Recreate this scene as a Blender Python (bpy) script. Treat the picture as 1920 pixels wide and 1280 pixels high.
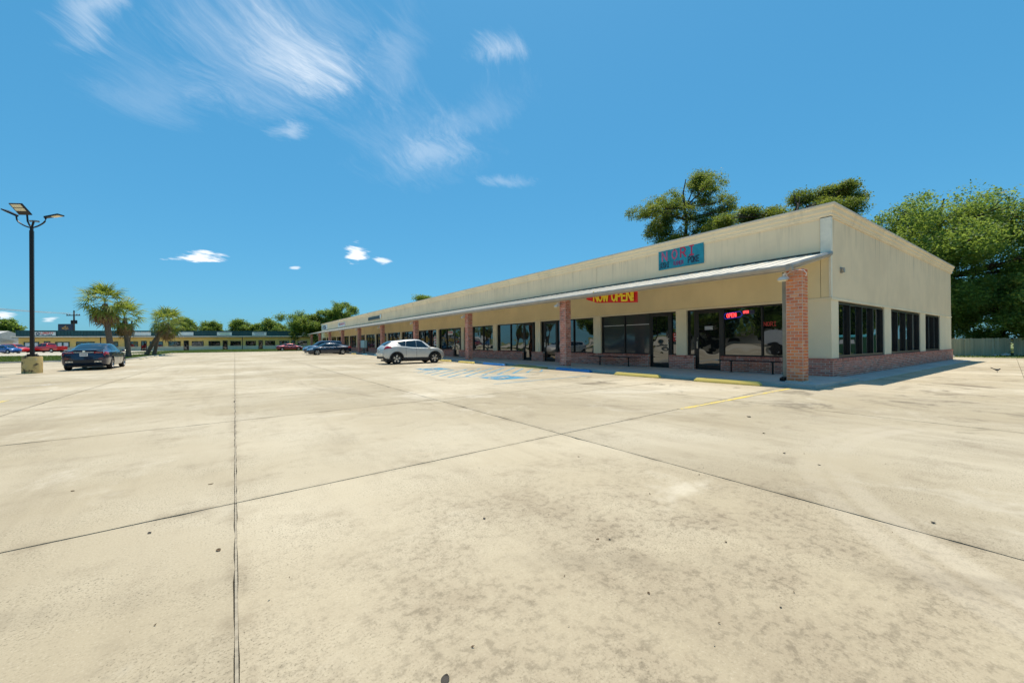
import bpy, bmesh, math, random
import numpy as np
from mathutils import Vector, Matrix

for o in list(bpy.data.objects):
    bpy.data.objects.remove(o, do_unlink=True)
SC = bpy.context.scene
COL = SC.collection
R = math.radians

# ------------------------------------------------------------------ camera
# X runs into the shops, Y runs along the shop front, camera 1.3 m over the slab
cam_d = bpy.data.cameras.new('camera')
cam = bpy.data.objects.new('camera', cam_d)
COL.objects.link(cam)
cam_d.sensor_width = 36.0
cam_d.lens = 14.04
cam_d.clip_start = 0.05
cam_d.clip_end = 6000
right = Vector((0.82131909, -0.57041964, -0.00750915))
down = Vector((-0.00457135, 0.00658177, -0.99996789))
fwd = Vector((0.57045075, 0.82132705, 0.00279814))
m = Matrix((right, -down, -fwd)).transposed().to_4x4()
m.translation = Vector((0, 0, 1.3))
cam.matrix_world = m
SC.camera = cam

# ------------------------------------------------------------------ sky, sun, exposure
SUN = Vector((0.16, 0.23, 1.0)).normalized()
world = bpy.data.worlds.new('World')
SC.world = world
world.use_nodes = True
SKY_STRENGTH = 0.15
SUN_STRENGTH = 2.5
EXPOSURE = 1.1

sun_d = bpy.data.lights.new('sun', 'SUN')
sun_d.energy = SUN_STRENGTH
sun_d.angle = R(0.5)
sun_d.color = (1.0, 0.91, 0.77)
sun = bpy.data.objects.new('sun', sun_d)
COL.objects.link(sun)
sun.rotation_euler = SUN.to_track_quat('Z', 'Y').to_euler()
sun.location = (0, 0, 60)

SC.cycles.diffuse_bounces = 6
SC.cycles.max_bounces = 10
vs = SC.view_settings
vs.view_transform = 'Standard'
vs.look = 'None'
vs.exposure = EXPOSURE
vs.gamma = 1.0
vs.use_curve_mapping = False


def pixdir(u, v):
    """direction of a point of the sky, given where it stands in the picture (1920 wide)"""
    d = right * (u - 960) + down * (v - 640) + fwd * 748.73
    return d.normalized()


def build_world():
    nt = world.node_tree
    N, L = nt.nodes, nt.links
    N.clear()
    out = N.new('ShaderNodeOutputWorld')
    bg = N.new('ShaderNodeBackground')
    bg.inputs['Strength'].default_value = SKY_STRENGTH
    sky = N.new('ShaderNodeTexSky')
    sky.sky_type = 'NISHITA'
    sky.sun_disc = False
    sky.sun_elevation = math.asin(SUN.z)
    sky.sun_rotation = math.atan2(SUN.x, SUN.y)
    sky.altitude = 0
    sky.air_density = 1.0
    sky.dust_density = 0.6
    sky.ozone_density = 3.0
    tc = N.new('ShaderNodeTexCoord')
    # flatten directions onto a plane overhead: clouds lie on it
    sep = N.new('ShaderNodeSeparateXYZ')
    L.new(tc.outputs['Generated'], sep.inputs[0])

    def math_(op, a, b=None, clamp=False):
        n = N.new('ShaderNodeMath'); n.operation = op; n.use_clamp = clamp
        for i, v in enumerate((a, b)):
            if v is None: continue
            if isinstance(v, (int, float)): n.inputs[i].default_value = v
            else: L.new(v, n.inputs[i])
        return n.outputs[0]
    zc = math_('ADD', math_('MAXIMUM', sep.outputs['Z'], 0.0), 0.12)
    comb = N.new('ShaderNodeCombineXYZ')
    L.new(math_('DIVIDE', sep.outputs['X'], zc), comb.inputs[0])
    L.new(math_('DIVIDE', sep.outputs['Y'], zc), comb.inputs[1])
    plane = comb.outputs[0]

    def to_plane(u, v):
        d = pixdir(u, v)
        k = max(d.z, 0) + 0.12
        return Vector((d.x / k, d.y / k))

    # one shared warp and two shared cloud textures; each patch only says where
    warp = N.new('ShaderNodeTexNoise'); warp.inputs['Scale'].default_value = 1.4
    warp.inputs['Detail'].default_value = 3
    L.new(plane, warp.inputs['Vector'])
    ws = N.new('ShaderNodeVectorMath'); ws.operation = 'SUBTRACT'; ws.inputs[1].default_value = (0.5, 0.5, 0.5)
    wv = N.new('ShaderNodeVectorMath'); wv.operation = 'SCALE'; wv.inputs['Scale'].default_value = 0.45
    L.new(warp.outputs['Color'], ws.inputs[0]); L.new(ws.outputs[0], wv.inputs[0])
    pw = N.new('ShaderNodeVectorMath'); pw.operation = 'ADD'
    L.new(plane, pw.inputs[0]); L.new(wv.outputs[0], pw.inputs[1])

    def streak(src, ang, along, across, seed, detail, rough):
        mp2 = N.new('ShaderNodeMapping'); mp2.vector_type = 'TEXTURE'
        mp2.inputs['Location'].default_value = (seed, 0, 0)
        mp2.inputs['Rotation'].default_value = (0, 0, ang)
        mp2.inputs['Scale'].default_value = (along, across, 1)
        L.new(src, mp2.inputs['Vector'])
        nz = N.new('ShaderNodeTexNoise'); nz.inputs['Scale'].default_value = 1.0
        nz.inputs['Detail'].default_value = detail; nz.inputs['Roughness'].default_value = rough
        L.new(mp2.outputs[0], nz.inputs['Vector'])
        return nz.outputs['Fac']
    wind = to_plane(660, 195) - to_plane(420, 20)
    wa = math.atan2(wind.y, wind.x)
    n_ci = math_('ADD', math_('MULTIPLY', streak(pw.outputs[0], wa, 0.50, 0.12, 1.3, 6, 0.7), 0.55),
                 math_('MULTIPLY', streak(pw.outputs[0], wa + 0.2, 0.10, 0.03, 6.1, 6, 0.75), 0.45))
    n_cu = streak(plane, 0.4, 0.17, 0.11, 4.2, 6, 0.6)

    def patch(p0, p1, half_width, strength, nz, thr, soft, warped=True):
        """where one cloud lies, from picture point p0 to p1"""
        a, b = to_plane(*p0), to_plane(*p1)
        c = (a + b) / 2
        d = b - a
        mp = N.new('ShaderNodeMapping'); mp.vector_type = 'TEXTURE'
        mp.inputs['Location'].default_value = (c.x, c.y, 0)
        mp.inputs['Rotation'].default_value = (0, 0, math.atan2(d.y, d.x))
        mp.inputs['Scale'].default_value = (d.length / 2, half_width, 1)
        L.new(pw.outputs[0] if warped else plane, mp.inputs['Vector'])
        ln = N.new('ShaderNodeVectorMath'); ln.operation = 'LENGTH'
        L.new(mp.outputs[0], ln.inputs[0])
        mr = N.new('ShaderNodeMapRange')
        mr.inputs['From Min'].default_value = 0.0; mr.inputs['From Max'].default_value = 1.25
        mr.inputs['To Min'].default_value = 0.5; mr.inputs['To Max'].default_value = -0.25
        L.new(ln.outputs['Value'], mr.inputs['Value'])
        m2 = N.new('ShaderNodeMapRange'); m2.interpolation_type = 'SMOOTHSTEP'
        m2.inputs['From Min'].default_value = thr; m2.inputs['From Max'].default_value = thr + soft
        m2.inputs['To Max'].default_value = strength
        L.new(math_('ADD', nz, mr.outputs[0]), m2.inputs['Value'])
        return m2.outputs[0]

    ds = [
        patch((200, -90), (700, 225), 0.55, 0.25, n_ci, 0.52, 0.60),
        patch((380, 0), (690, 200), 0.26, 0.26, n_ci, 0.62, 0.42),
        patch((470, 80), (660, 196), 0.12, 0.22, n_ci, 0.60, 0.40),
        patch((60, -60), (250, 70), 0.34, 0.35, n_ci, 0.60, 0.50),
        patch((20, 40), (440, 220), 0.34, 0.11, n_ci, 0.52, 0.50),
        patch((480, 195), (580, 285), 0.12, 0.31, n_ci, 0.64, 0.35),
        patch((884, 10), (918, 150), 0.20, 0.38, n_ci, 0.66, 0.42),
        patch((560, 310), (1000, 265), 0.55, 0.11, n_ci, 0.56, 0.50),
        patch((755, 215), (850, 345), 0.34, 0.15, n_ci, 0.62, 0.42),
        patch((780, 170), (930, 255), 0.45, 0.10, n_ci, 0.58, 0.45),
        patch((860, 360), (1040, 342), 0.14, 0.19, n_ci, 0.60, 0.40),
        patch((640, 90), (800, 150), 0.40, 0.12, n_ci, 0.54, 0.50),
        patch((304, 464), (428, 498), 0.30, 1.0, n_cu, 0.66, 0.22, False),
        patch((630, 472), (706, 478), 0.34, 0.95, n_cu, 0.60, 0.24, False),
        patch((686, 490), (750, 489), 0.18, 0.75, n_cu, 0.66, 0.25, False),
        patch((-60, 590), (60, 594), 0.50, 0.85, n_cu, 0.66, 0.28, False),
        patch((66, 599), (116, 601), 0.40, 0.6, n_cu, 0.68, 0.28, False),
        patch((535, 498), (570, 505), 0.10, 0.6, n_cu, 0.70, 0.25, False),
    ]
    tot = ds[0]
    for d in ds[1:]:
        tot = math_('ADD', tot, d)
    tot = math_('MINIMUM', tot, 0.93)
    # deepen the blue as a polarised wide lens does
    hs = N.new('ShaderNodeHueSaturation')
    hs.inputs['Hue'].default_value = SKY_HUE
    hs.inputs['Saturation'].default_value = SKY_SAT
    hs.inputs['Value'].default_value = SKY_VAL
    L.new(sky.outputs[0], hs.inputs['Color'])
    mix = N.new('ShaderNodeMix'); mix.data_type = 'RGBA'
    L.new(tot, mix.inputs['Factor'])
    ga = N.new('ShaderNodeGamma'); ga.inputs['Gamma'].default_value = 0.45
    L.new(hs.outputs[0], ga.inputs['Color'])
    tint = N.new('ShaderNodeMix'); tint.data_type = 'RGBA'; tint.blend_type = 'MULTIPLY'
    tint.inputs['Factor'].default_value = 1.0
    L.new(ga.outputs[0], tint.inputs['A']); tint.inputs['B'].default_value = SKY_TINT
    L.new(tint.outputs['Result'], mix.inputs['A'])
    mix.inputs['B'].default_value = CLOUD
    L.new(mix.outputs['Result'], bg.inputs['Color'])
    L.new(bg.outputs[0], out.inputs['Surface'])


SKY_HUE, SKY_SAT, SKY_VAL = 0.485, 1.28, 0.82
CLOUD = (3.5, 3.6, 3.7, 1)
SKY_TINT = (0.33, 0.82, 1.15, 1)
build_world()

# ------------------------------------------------------------------ materials
MATS = {}


def new_mat(name):
    mt = bpy.data.materials.new(name); mt.use_nodes = True
    MATS[name] = mt
    nt = mt.node_tree
    return mt, nt, nt.nodes['Principled BSDF']


def plain(name, col, rough=0.6, metal=0.0, spec=0.5, coat=0.0, emit=None, noise=0.0, nscale=8.0, bump=0.0, bscale=60.0, coords='Object'):
    mt, nt, b = new_mat(name)
    b.inputs['Base Color'].default_value = (*col, 1)
    b.inputs['Roughness'].default_value = rough
    b.inputs['Metallic'].default_value = metal
    b.inputs['Specular IOR Level'].default_value = spec
    b.inputs['Coat Weight'].default_value = coat
    b.inputs['Coat Roughness'].default_value = 0.04
    if emit:
        b.inputs['Emission Color'].default_value = (*emit[:3], 1)
        b.inputs['Emission Strength'].default_value = emit[3]
    if noise or bump:
        geo = nt.nodes.new('ShaderNodeNewGeometry')
        if noise:
            nz = nt.nodes.new('ShaderNodeTexNoise')
            nz.inputs['Scale'].default_value = nscale; nz.inputs['Detail'].default_value = 6
            nz.inputs['Roughness'].default_value = 0.65
            nt.links.new(geo.outputs['Position'], nz.inputs['Vector'])
            rp = nt.nodes.new('ShaderNodeValToRGB')
            rp.color_ramp.elements[0].position = 0.3; rp.color_ramp.elements[1].position = 0.72
            rp.color_ramp.elements[0].color = (*[max(0, c * (1 - noise)) for c in col], 1)
            rp.color_ramp.elements[1].color = (*[min(1, c * (1 + noise * 0.6)) for c in col], 1)
            nt.links.new(nz.outputs['Fac'], rp.inputs[0])
            nt.links.new(rp.outputs[0], b.inputs['Base Color'])
        if bump:
            n2 = nt.nodes.new('ShaderNodeTexNoise')
            n2.inputs['Scale'].default_value = bscale; n2.inputs['Detail'].default_value = 4
            nt.links.new(geo.outputs['Position'], n2.inputs['Vector'])
            bp = nt.nodes.new('ShaderNodeBump'); bp.inputs['Strength'].default_value = bump
            bp.inputs['Distance'].default_value = 0.01
            nt.links.new(n2.outputs['Fac'], bp.inputs['Height'])
            nt.links.new(bp.outputs[0], b.inputs['Normal'])
    return mt


class NT:
    """small node helper"""
    def __init__(s, nt): s.nt = nt; s.N = nt.nodes; s.L = nt.links
    def noise(s, vec, scale, detail=5, rough=0.6, dist=0.0):
        n = s.N.new('ShaderNodeTexNoise')
        n.inputs['Scale'].default_value = scale; n.inputs['Detail'].default_value = detail
        n.inputs['Roughness'].default_value = rough; n.inputs['Distortion'].default_value = dist
        s.L.new(vec, n.inputs['Vector']); return n.outputs['Fac']
    def voro(s, vec, scale, feature='F1'):
        n = s.N.new('ShaderNodeTexVoronoi'); n.feature = feature
        n.inputs['Scale'].default_value = scale
        s.L.new(vec, n.inputs['Vector']); return n
    def mapr(s, v, a, b, c=0.0, d=1.0):
        n = s.N.new('ShaderNodeMapRange'); n.interpolation_type = 'SMOOTHSTEP'
        n.inputs['From Min'].default_value = a; n.inputs['From Max'].default_value = b
        n.inputs['To Min'].default_value = c; n.inputs['To Max'].default_value = d
        s.L.new(v, n.inputs['Value']); return n.outputs[0]
    def mix(s, f, a, b, mode='MIX'):
        n = s.N.new('ShaderNodeMix'); n.data_type = 'RGBA'; n.blend_type = mode
        for key, v in (('Factor', f), ('A', a), ('B', b)):
            if isinstance(v, (int, float)): n.inputs[key].default_value = v
            elif isinstance(v, tuple): n.inputs[key].default_value = (*v[:3], 1)
            else: s.L.new(v, n.inputs[key])
        return n.outputs['Result']
    def math(s, op, a, b=None):
        n = s.N.new('ShaderNodeMath'); n.operation = op
        for i, v in enumerate((a, b)):
            if v is None: continue
            if isinstance(v, (int, float)): n.inputs[i].default_value = v
            else: s.L.new(v, n.inputs[i])
        return n.outputs[0]
    def mapping(s, vec, scale=(1, 1, 1), rot=(0, 0, 0), loc=(0, 0, 0)):
        n = s.N.new('ShaderNodeMapping')
        n.inputs['Scale'].default_value = scale; n.inputs['Rotation'].default_value = rot
        n.inputs['Location'].default_value = loc
        s.L.new(vec, n.inputs['Vector']); return n.outputs[0]
    def bump(s, hgt, strength, dist, bsdf):
        n = s.N.new('ShaderNodeBump'); n.inputs['Strength'].default_value = strength
        n.inputs['Distance'].default_value = dist
        s.L.new(hgt, n.inputs['Height']); s.L.new(n.outputs[0], bsdf.inputs['Normal'])


def concrete(name, base, light, dark, speck=1.0, per_slab=0.05, marks=False):
    mt, nt, b = new_mat(name)
    t = NT(nt)
    pos = t.N.new('ShaderNodeNewGeometry').outputs['Position']
    big = t.noise(pos, 0.22, 4, 0.55)
    c = t.mix(t.mapr(big, 0.36, 0.66), base, light)
    # dirty traffic bands that run with the aisle and broad cloudy stains
    band = t.noise(t.mapping(pos, (0.55, 0.09, 1), (0, 0, R(-6))), 1.6, 5, 0.72, 0.4)
    c = t.mix(t.math('MULTIPLY', t.mapr(band, 0.44, 0.74), 0.42), c, dark)
    mid = t.noise(pos, 1.7, 7, 0.68)
    c = t.mix(t.math('MULTIPLY', t.mapr(mid, 0.50, 0.74), 0.5), c, dark)
    rust = t.noise(pos, 0.75, 6, 0.7, 0.6)
    c = t.mix(t.math('MULTIPLY', t.mapr(rust, 0.62, 0.80), 0.35), c, (0.42, 0.27, 0.15))
    # exposed aggregate: fine light and dark grains, worn in patches
    wear = t.mapr(t.noise(pos, 0.9, 5, 0.65), 0.38, 0.62, 0.18, 1.0)
    g1 = t.noise(pos, 78.0, 3, 0.75)
    g2 = t.noise(pos, 17.0, 4, 0.75)
    c = t.mix(t.math('MULTIPLY', t.math('MULTIPLY', t.mapr(g1, 0.52, 0.70), wear), 1.0 * speck), c, (0.09, 0.075, 0.05))
    c = t.mix(t.math('MULTIPLY', t.math('MULTIPLY', t.mapr(g2, 0.56, 0.75), wear), 0.55 * speck), c, (0.13, 0.11, 0.08))
    c = t.mix(t.math('MULTIPLY', t.mapr(g1, 0.30, 0.44, 1, 0), 0.38 * speck), c, (0.66, 0.58, 0.45))
    if marks:
        # the paste has worn off one stretch of the aisle: browner, more stone showing
        vw = t.N.new('ShaderNodeVectorMath'); vw.operation = 'DISTANCE'; vw.inputs[1].default_value = (1.9, 0.9, 0)
        t.L.new(pos, vw.inputs[0])
        wz = t.math('MULTIPLY', t.mapr(vw.outputs['Value'], 0.8, 3.4, 1, 0), t.mapr(mid, 0.28, 0.68))
        c = t.mix(t.math('MULTIPLY', wz, 0.55), c, (0.32, 0.255, 0.175))
        c = t.mix(t.math('MULTIPLY', t.math('MULTIPLY', wz, t.mapr(g2, 0.46, 0.62)), 0.55), c, (0.13, 0.105, 0.07))
        # dirt gathers along the joints, tyres have scuffed arcs, cars have dripped in the bays
        sp = t.N.new('ShaderNodeSeparateXYZ'); t.L.new(pos, sp.inputs[0])
        x, y = sp.outputs['X'], sp.outputs['Y']
        dm = t.math('ABSOLUTE', x)
        for xj in (3.8, 8.93, -3.6): dm = t.math('MINIMUM', dm, t.math('ABSOLUTE', t.math('SUBTRACT', x, xj)))
        yr = t.math('SUBTRACT', t.math('SUBTRACT', y, 4.0), t.math('MULTIPLY', x, 0.07))
        dm = t.math('MINIMUM', dm, t.math('ABSOLUTE', yr))
        dm = t.math('MINIMUM', dm, t.math('ABSOLUTE', t.math('SUBTRACT', yr, 4.3)))
        c = t.mix(t.math('MULTIPLY', t.math('MULTIPLY', t.mapr(dm, 0.0, 0.10, 1, 0), t.mapr(mid, 0.38, 0.66)), 0.34), c, (0.19, 0.145, 0.095))
        for cx_, cy_, rr_, st_ in ((6.5, -2.6, 4.3, .30), (6.5, -2.6, 4.55, .22), (-3.0, -5.0, 8.2, .2), (14, 15, 12.2, .2)):
            vs_ = t.N.new('ShaderNodeVectorMath'); vs_.operation = 'DISTANCE'; vs_.inputs[1].default_value = (cx_, cy_, 0)
            t.L.new(pos, vs_.inputs[0])
            dd = t.math('ABSOLUTE', t.math('SUBTRACT', vs_.outputs['Value'], rr_))
            c = t.mix(t.math('MULTIPLY', t.math('MULTIPLY', t.mapr(dd, 0.05, 0.14, 1, 0), t.mapr(band, 0.40, 0.62)), st_), c, (0.62, 0.54, 0.42) if rr_ < 5 else (0.15, 0.12, 0.085))
        bay = t.math('MULTIPLY', t.mapr(x, 7.5, 9.0), t.mapr(rust, 0.54, 0.66))
        c = t.mix(t.math('MULTIPLY', bay, 0.6), c, (0.13, 0.105, 0.075))
        pale = t.mapr(t.noise(pos, 0.35, 6, 0.7, 0.5), 0.54, 0.70)
        c = t.mix(t.math('MULTIPLY', pale, 0.55), c, (0.66, 0.59, 0.47))
    oi = t.N.new('ShaderNodeObjectInfo').outputs['Random']
    c = t.mix(1.0, c, t.mix(oi, (1 - per_slab,) * 3, (1 + per_slab * 0.4,) * 3), 'MULTIPLY')
    t.L.new(c, b.inputs['Base Color'])
    b.inputs['Roughness'].default_value = 0.9
    b.inputs['Specular IOR Level'].default_value = 0.25
    t.bump(g1, 0.4, 0.005, b)
    return mt


def brick_mat(name, orange=False):
    mt, nt, b = new_mat(name)
    t = NT(nt)
    geo = t.N.new('ShaderNodeNewGeometry')
    oi = t.N.new('ShaderNodeObjectInfo').outputs['Random']
    rnd = t.math('FRACT', t.math('ADD', oi, geo.outputs['Random Per Island']))
    rp = t.N.new('ShaderNodeValToRGB')
    e = rp.color_ramp.elements
    cols = [(0.0, (0.40, 0.12, 0.09)), (0.18, (0.60, 0.20, 0.14)), (0.42, (0.66, 0.24, 0.17)),
            (0.62, (0.55, 0.19, 0.15)), (0.76, (0.70, 0.36, 0.28)), (0.88, (0.34, 0.16, 0.14)), (1.0, (0.62, 0.21, 0.14))]
    if orange:
        cols = [(0.0, (0.60, 0.16, 0.08)), (0.25, (0.72, 0.21, 0.085)), (0.5, (0.74, 0.27, 0.10)), (0.7, (0.52, 0.15, 0.085)),
                (0.85, (0.74, 0.36, 0.20)), (1.0, (0.64, 0.18, 0.08))]
    e[0].position = 0; e[0].color = (*cols[0][1], 1)
    e[1].position = 1; e[1].color = (*cols[-1][1], 1)
    for p, cc in cols[1:-1]:
        el = e.new(p); el.color = (*cc, 1)
    t.L.new(rnd, rp.inputs[0])
    n = t.noise(geo.outputs['Position'], 22.0, 6, 0.7)
    c = t.mix(t.math('MULTIPLY', t.mapr(n, 0.5, 0.72), 0.35), rp.outputs[0], (0.70, 0.46, 0.36))
    n2 = t.noise(geo.outputs['Position'], 3.0, 5, 0.6)
    c = t.mix(t.math('MULTIPLY', t.mapr(n2, 0.5, 0.75), 0.25), c, (0.16, 0.09, 0.06))
    t.L.new(c, b.inputs['Base Color'])
    b.inputs['Roughness'].default_value = 0.88
    b.inputs['Specular IOR Level'].default_value = 0.2
    t.bump(n, 0.5, 0.006, b)
    return mt


def stucco(name, col, stain=0.35, ztop=None):
    mt, nt, b = new_mat(name)
    t = NT(nt)
    pos = t.N.new('ShaderNodeNewGeometry').outputs['Position']
    big = t.noise(pos, 0.5, 5, 0.6)
    c = t.mix(t.mapr(big, 0.35, 0.7), col, tuple(x * 0.88 for x in col))
    # rain streaks run down the wall
    st = t.noise(t.mapping(pos, (2.2, 2.2, 0.12)), 1.0, 5, 0.65)
    c = t.mix(t.math('MULTIPLY', t.mapr(st, 0.52, 0.78), stain), c, (0.24, 0.20, 0.15))
    if ztop:
        sz = t.N.new('ShaderNodeSeparateXYZ'); t.L.new(pos, sz.inputs[0])
        run = t.noise(t.mapping(pos, (5.0, 5.0, 0.25)), 1.0, 5, 0.7)
        k_ = t.math('MULTIPLY', t.mapr(run, 0.48, 0.70), t.mapr(sz.outputs['Z'], ztop - 1.5, ztop))
        c = t.mix(t.math('MULTIPLY', k_, 0.38), c, (0.30, 0.24, 0.16))
    fine = t.noise(pos, 40.0, 4, 0.7)
    c = t.mix(t.math('MULTIPLY', fine, 0.16), c, tuple(x * 0.7 for x in col))
    t.L.new(c, b.inputs['Base Color'])
    b.inputs['Roughness'].default_value = 0.85
    b.inputs['Specular IOR Level'].default_value = 0.25
    t.bump(t.noise(pos, 120.0, 3, 0.7), 0.35, 0.004, b)
    return mt


def glass_mat(name, base=(0.006, 0.007, 0.008), ior=1.95, wave=0.02, rough=0.015, ws=0.9):
    mt, nt, b = new_mat(name)
    t = NT(nt)
    pos = t.N.new('ShaderNodeNewGeometry').outputs['Position']
    b.inputs['Base Color'].default_value = (*base, 1)
    b.inputs['Roughness'].default_value = rough
    b.inputs['IOR'].default_value = ior
    b.inputs['Specular IOR Level'].default_value = 0.7
    if wave:
        t.bump(t.noise(pos, ws, 1, 0.4), wave, 1.0, b)
    return mt


def leaf_mat(name, a, bb, c, trans=0.45):
    mt, nt, b = new_mat(name)
    t = NT(nt)
    geo = t.N.new('ShaderNodeNewGeometry')
    rp = t.N.new('ShaderNodeValToRGB')
    e = rp.color_ramp.elements
    e[0].position = 0.0; e[0].color = (*a, 1)
    e[1].position = 1.0; e[1].color = (*c, 1)
    el = e.new(0.62); el.color = (*bb, 1)
    tc = t.N.new('ShaderNodeTexCoord').outputs['Object']
    cl = t.noise(tc, 0.55, 3, 0.6)
    mixv = t.math('ADD', t.math('MULTIPLY', geo.outputs['Random Per Island'], 0.45), t.math('MULTIPLY', t.mapr(cl, 0.3, 0.7), 0.55))
    t.L.new(mixv, rp.inputs[0])
    t.L.new(rp.outputs[0], b.inputs['Base Color'])
    b.inputs['Roughness'].default_value = 0.5
    b.inputs['Specular IOR Level'].default_value = 0.4
    tr = t.N.new('ShaderNodeBsdfTranslucent')
    tl = t.mix(0.5, rp.outputs[0], (0.42, 0.50, 0.06))
    t.L.new(tl, tr.inputs['Color'])
    ms = t.N.new('ShaderNodeMixShader'); ms.inputs[0].default_value = trans
    t.L.new(b.outputs[0], ms.inputs[1]); t.L.new(tr.outputs[0], ms.inputs[2])
    t.L.new(ms.outputs[0], nt.nodes['Material Output'].inputs['Surface'])
    return mt


def paint_mat(name, col, under, wear=0.5):
    """thin road paint worn through to the concrete"""
    mt, nt, b = new_mat(name)
    t = NT(nt)
    pos = t.N.new('ShaderNodeNewGeometry').outputs['Position']
    n = t.math('ADD', t.math('MULTIPLY', t.noise(pos, 14.0, 6, 0.75), 0.6), t.math('MULTIPLY', t.noise(pos, 1.3, 3, 0.6), 0.4))
    lo = 0.62 - wear * 0.22
    c = t.mix(t.mapr(n, lo, lo + 0.10), col, under)
    t.L.new(c, b.inputs['Base Color'])
    b.inputs['Roughness'].default_value = 0.75
    return mt


def car_paint(name, col, metal=0.4, rough=0.32):
    mt, nt, b = new_mat(name)
    b.inputs['Base Color'].default_value = (*col, 1)
    b.inputs['Metallic'].default_value = metal
    b.inputs['Roughness'].default_value = rough
    b.inputs['Coat Weight'].default_value = 0.9
    b.inputs['Coat Roughness'].default_value = 0.03
    return mt


CONC_A, CONC_L, CONC_D = (0.43, 0.358, 0.245), (0.55, 0.475, 0.35), (0.27, 0.215, 0.145)
concrete('concrete', CONC_A, CONC_L, CONC_D, 1.0, 0.09, True)
concrete('walk_concrete', (0.47, 0.46, 0.43), (0.56, 0.54, 0.50), (0.30, 0.29, 0.27), 0.5, 0.0)
concrete('street_concrete', (0.46, 0.41, 0.32), (0.55, 0.50, 0.40), (0.33, 0.285, 0.22), 0.4, 0.0)
plain('joint', (0.05, 0.042, 0.03), 0.95, noise=0.5, nscale=6)
plain('sealant', (0.36, 0.31, 0.23), 0.9, noise=0.4, nscale=20)
brick_mat('brick'); brick_mat('brick_orange', True)
plain('mortar', (0.74, 0.62, 0.52), 0.95, noise=0.3, nscale=14, bump=0.3, bscale=90)
stucco('stucco_upper', (0.92, 0.735, 0.49), 0.10, 5.5)
stucco('stucco_lower_bounce', (0.90, 0.74, 0.45), 0.04)  # same wall paint, with the warm bounce under the canopy put into the colour
stucco('stucco_trim', (0.92, 0.785, 0.55), 0.06)
stucco('cornice', (0.92, 0.76, 0.52), 0.28)
plain('white_trim', (0.86, 0.78, 0.62), 0.5, noise=0.12, nscale=3)
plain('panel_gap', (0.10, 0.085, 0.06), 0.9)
plain('frame_bronze', (0.035, 0.033, 0.032), 0.38, metal=0.6)
plain('frame_light', (0.20, 0.22, 0.23), 0.35, metal=0.8)
glass_mat('shop_glass')
glass_mat('side_glass', wave=0.008, ior=2.5)
glass_mat('car_glass', (0.010, 0.016, 0.022), 1.6, 0.0)
glass_mat('blind_glass', (0.055, 0.062, 0.065), 1.5, 0.012, 0.06)
plain('roof_metal', (0.66, 0.61, 0.52), 0.6, metal=0.0, noise=0.18, nscale=1.5)
plain('gutter', (0.40, 0.36, 0.31), 0.45, metal=0.25, noise=0.2, nscale=2.5)
plain('soffit', (0.74, 0.70, 0.60), 0.7)
plain('downspout', (0.30, 0.28, 0.22), 0.5, metal=0.2, noise=0.2, nscale=4)
plain('black_metal', (0.012, 0.012, 0.013), 0.4, metal=0.5)
plain('pole_bronze', (0.018, 0.014, 0.013), 0.4, metal=0.4)
plain('lamp_white', (0.75, 0.75, 0.73), 0.4)
plain('lens', (0.70, 0.62, 0.42), 0.2)
plain('solar_back', (0.55, 0.46, 0.30), 0.5)
plain('chrome', (0.75, 0.75, 0.76), 0.12, metal=1.0)
plain('rim', (0.62, 0.62, 0.63), 0.25, metal=0.9)
plain('rubber', (0.014, 0.014, 0.014), 0.8)
plain('black_plastic', (0.018, 0.018, 0.02), 0.55)
plain('tail_red', (0.35, 0.008, 0.012), 0.15, coat=0.8)
plain('tail_clear', (0.42, 0.36, 0.36), 0.15, coat=0.8)
plain('head_clear', (0.62, 0.64, 0.66), 0.08, metal=0.3, coat=1.0)
plain('plate', (0.78, 0.78, 0.76), 0.5)
plain('dark_ink', (0.02, 0.03, 0.08), 0.6)
car_paint('paint_silver', (0.56, 0.555, 0.53), 0.25, 0.45)
car_paint('paint_navy', (0.008, 0.014, 0.045), 0.35, 0.25)
car_paint('paint_midnight', (0.008, 0.018, 0.040), 0.35, 0.25)
car_paint('paint_slate', (0.03, 0.055, 0.11), 0.4, 0.28)
car_paint('paint_crimson', (0.22, 0.012, 0.025), 0.3, 0.28)
car_paint('paint_red', (0.55, 0.010, 0.012), 0.0, 0.3)
car_paint('paint_blue', (0.010, 0.075, 0.28), 0.2, 0.28)
paint_mat('line_yellow', (0.68, 0.50, 0.08), CONC_A, 0.75)
paint_mat('line_faint', (0.62, 0.47, 0.12), CONC_A, 1.35)
paint_mat('line_blue', (0.035, 0.25, 0.40), CONC_A, 0.55)
paint_mat('symbol_blue', (0.02, 0.22, 0.38), CONC_A, 0.4)
paint_mat('line_white', (0.70, 0.68, 0.62), CONC_A, 1.0)
paint_mat('stop_yellow', (0.84, 0.64, 0.17), (0.40, 0.34, 0.20), 0.28)
paint_mat('stop_blue', (0.015, 0.17, 0.48), (0.20, 0.26, 0.30), 0.2)
paint_mat('stop_teal', (0.05, 0.26, 0.36), (0.30, 0.32, 0.30), 0.3)
paint_mat('stop_pale', (0.62, 0.55, 0.36), (0.48, 0.43, 0.33), 0.6)
paint_mat('ramp_yellow', (0.42, 0.36, 0.10), (0.24, 0.23, 0.17), 0.6)
plain('sign_teal', (0.012, 0.27, 0.36), 0.55, noise=0.35, nscale=3)
plain('sign_red', (0.48, 0.028, 0.09), 0.55, noise=0.35, nscale=9)
plain('sign_pink', (0.50, 0.11, 0.22), 0.55, noise=0.4, nscale=9)
plain('sign_ink', (0.012, 0.03, 0.06), 0.55)
plain('sign_maroon', (0.20, 0.03, 0.13), 0.55)
plain('banner_red', (0.62, 0.012, 0.010), 0.7)
plain('banner_yellow', (0.85, 0.58, 0.02), 0.7)
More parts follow.
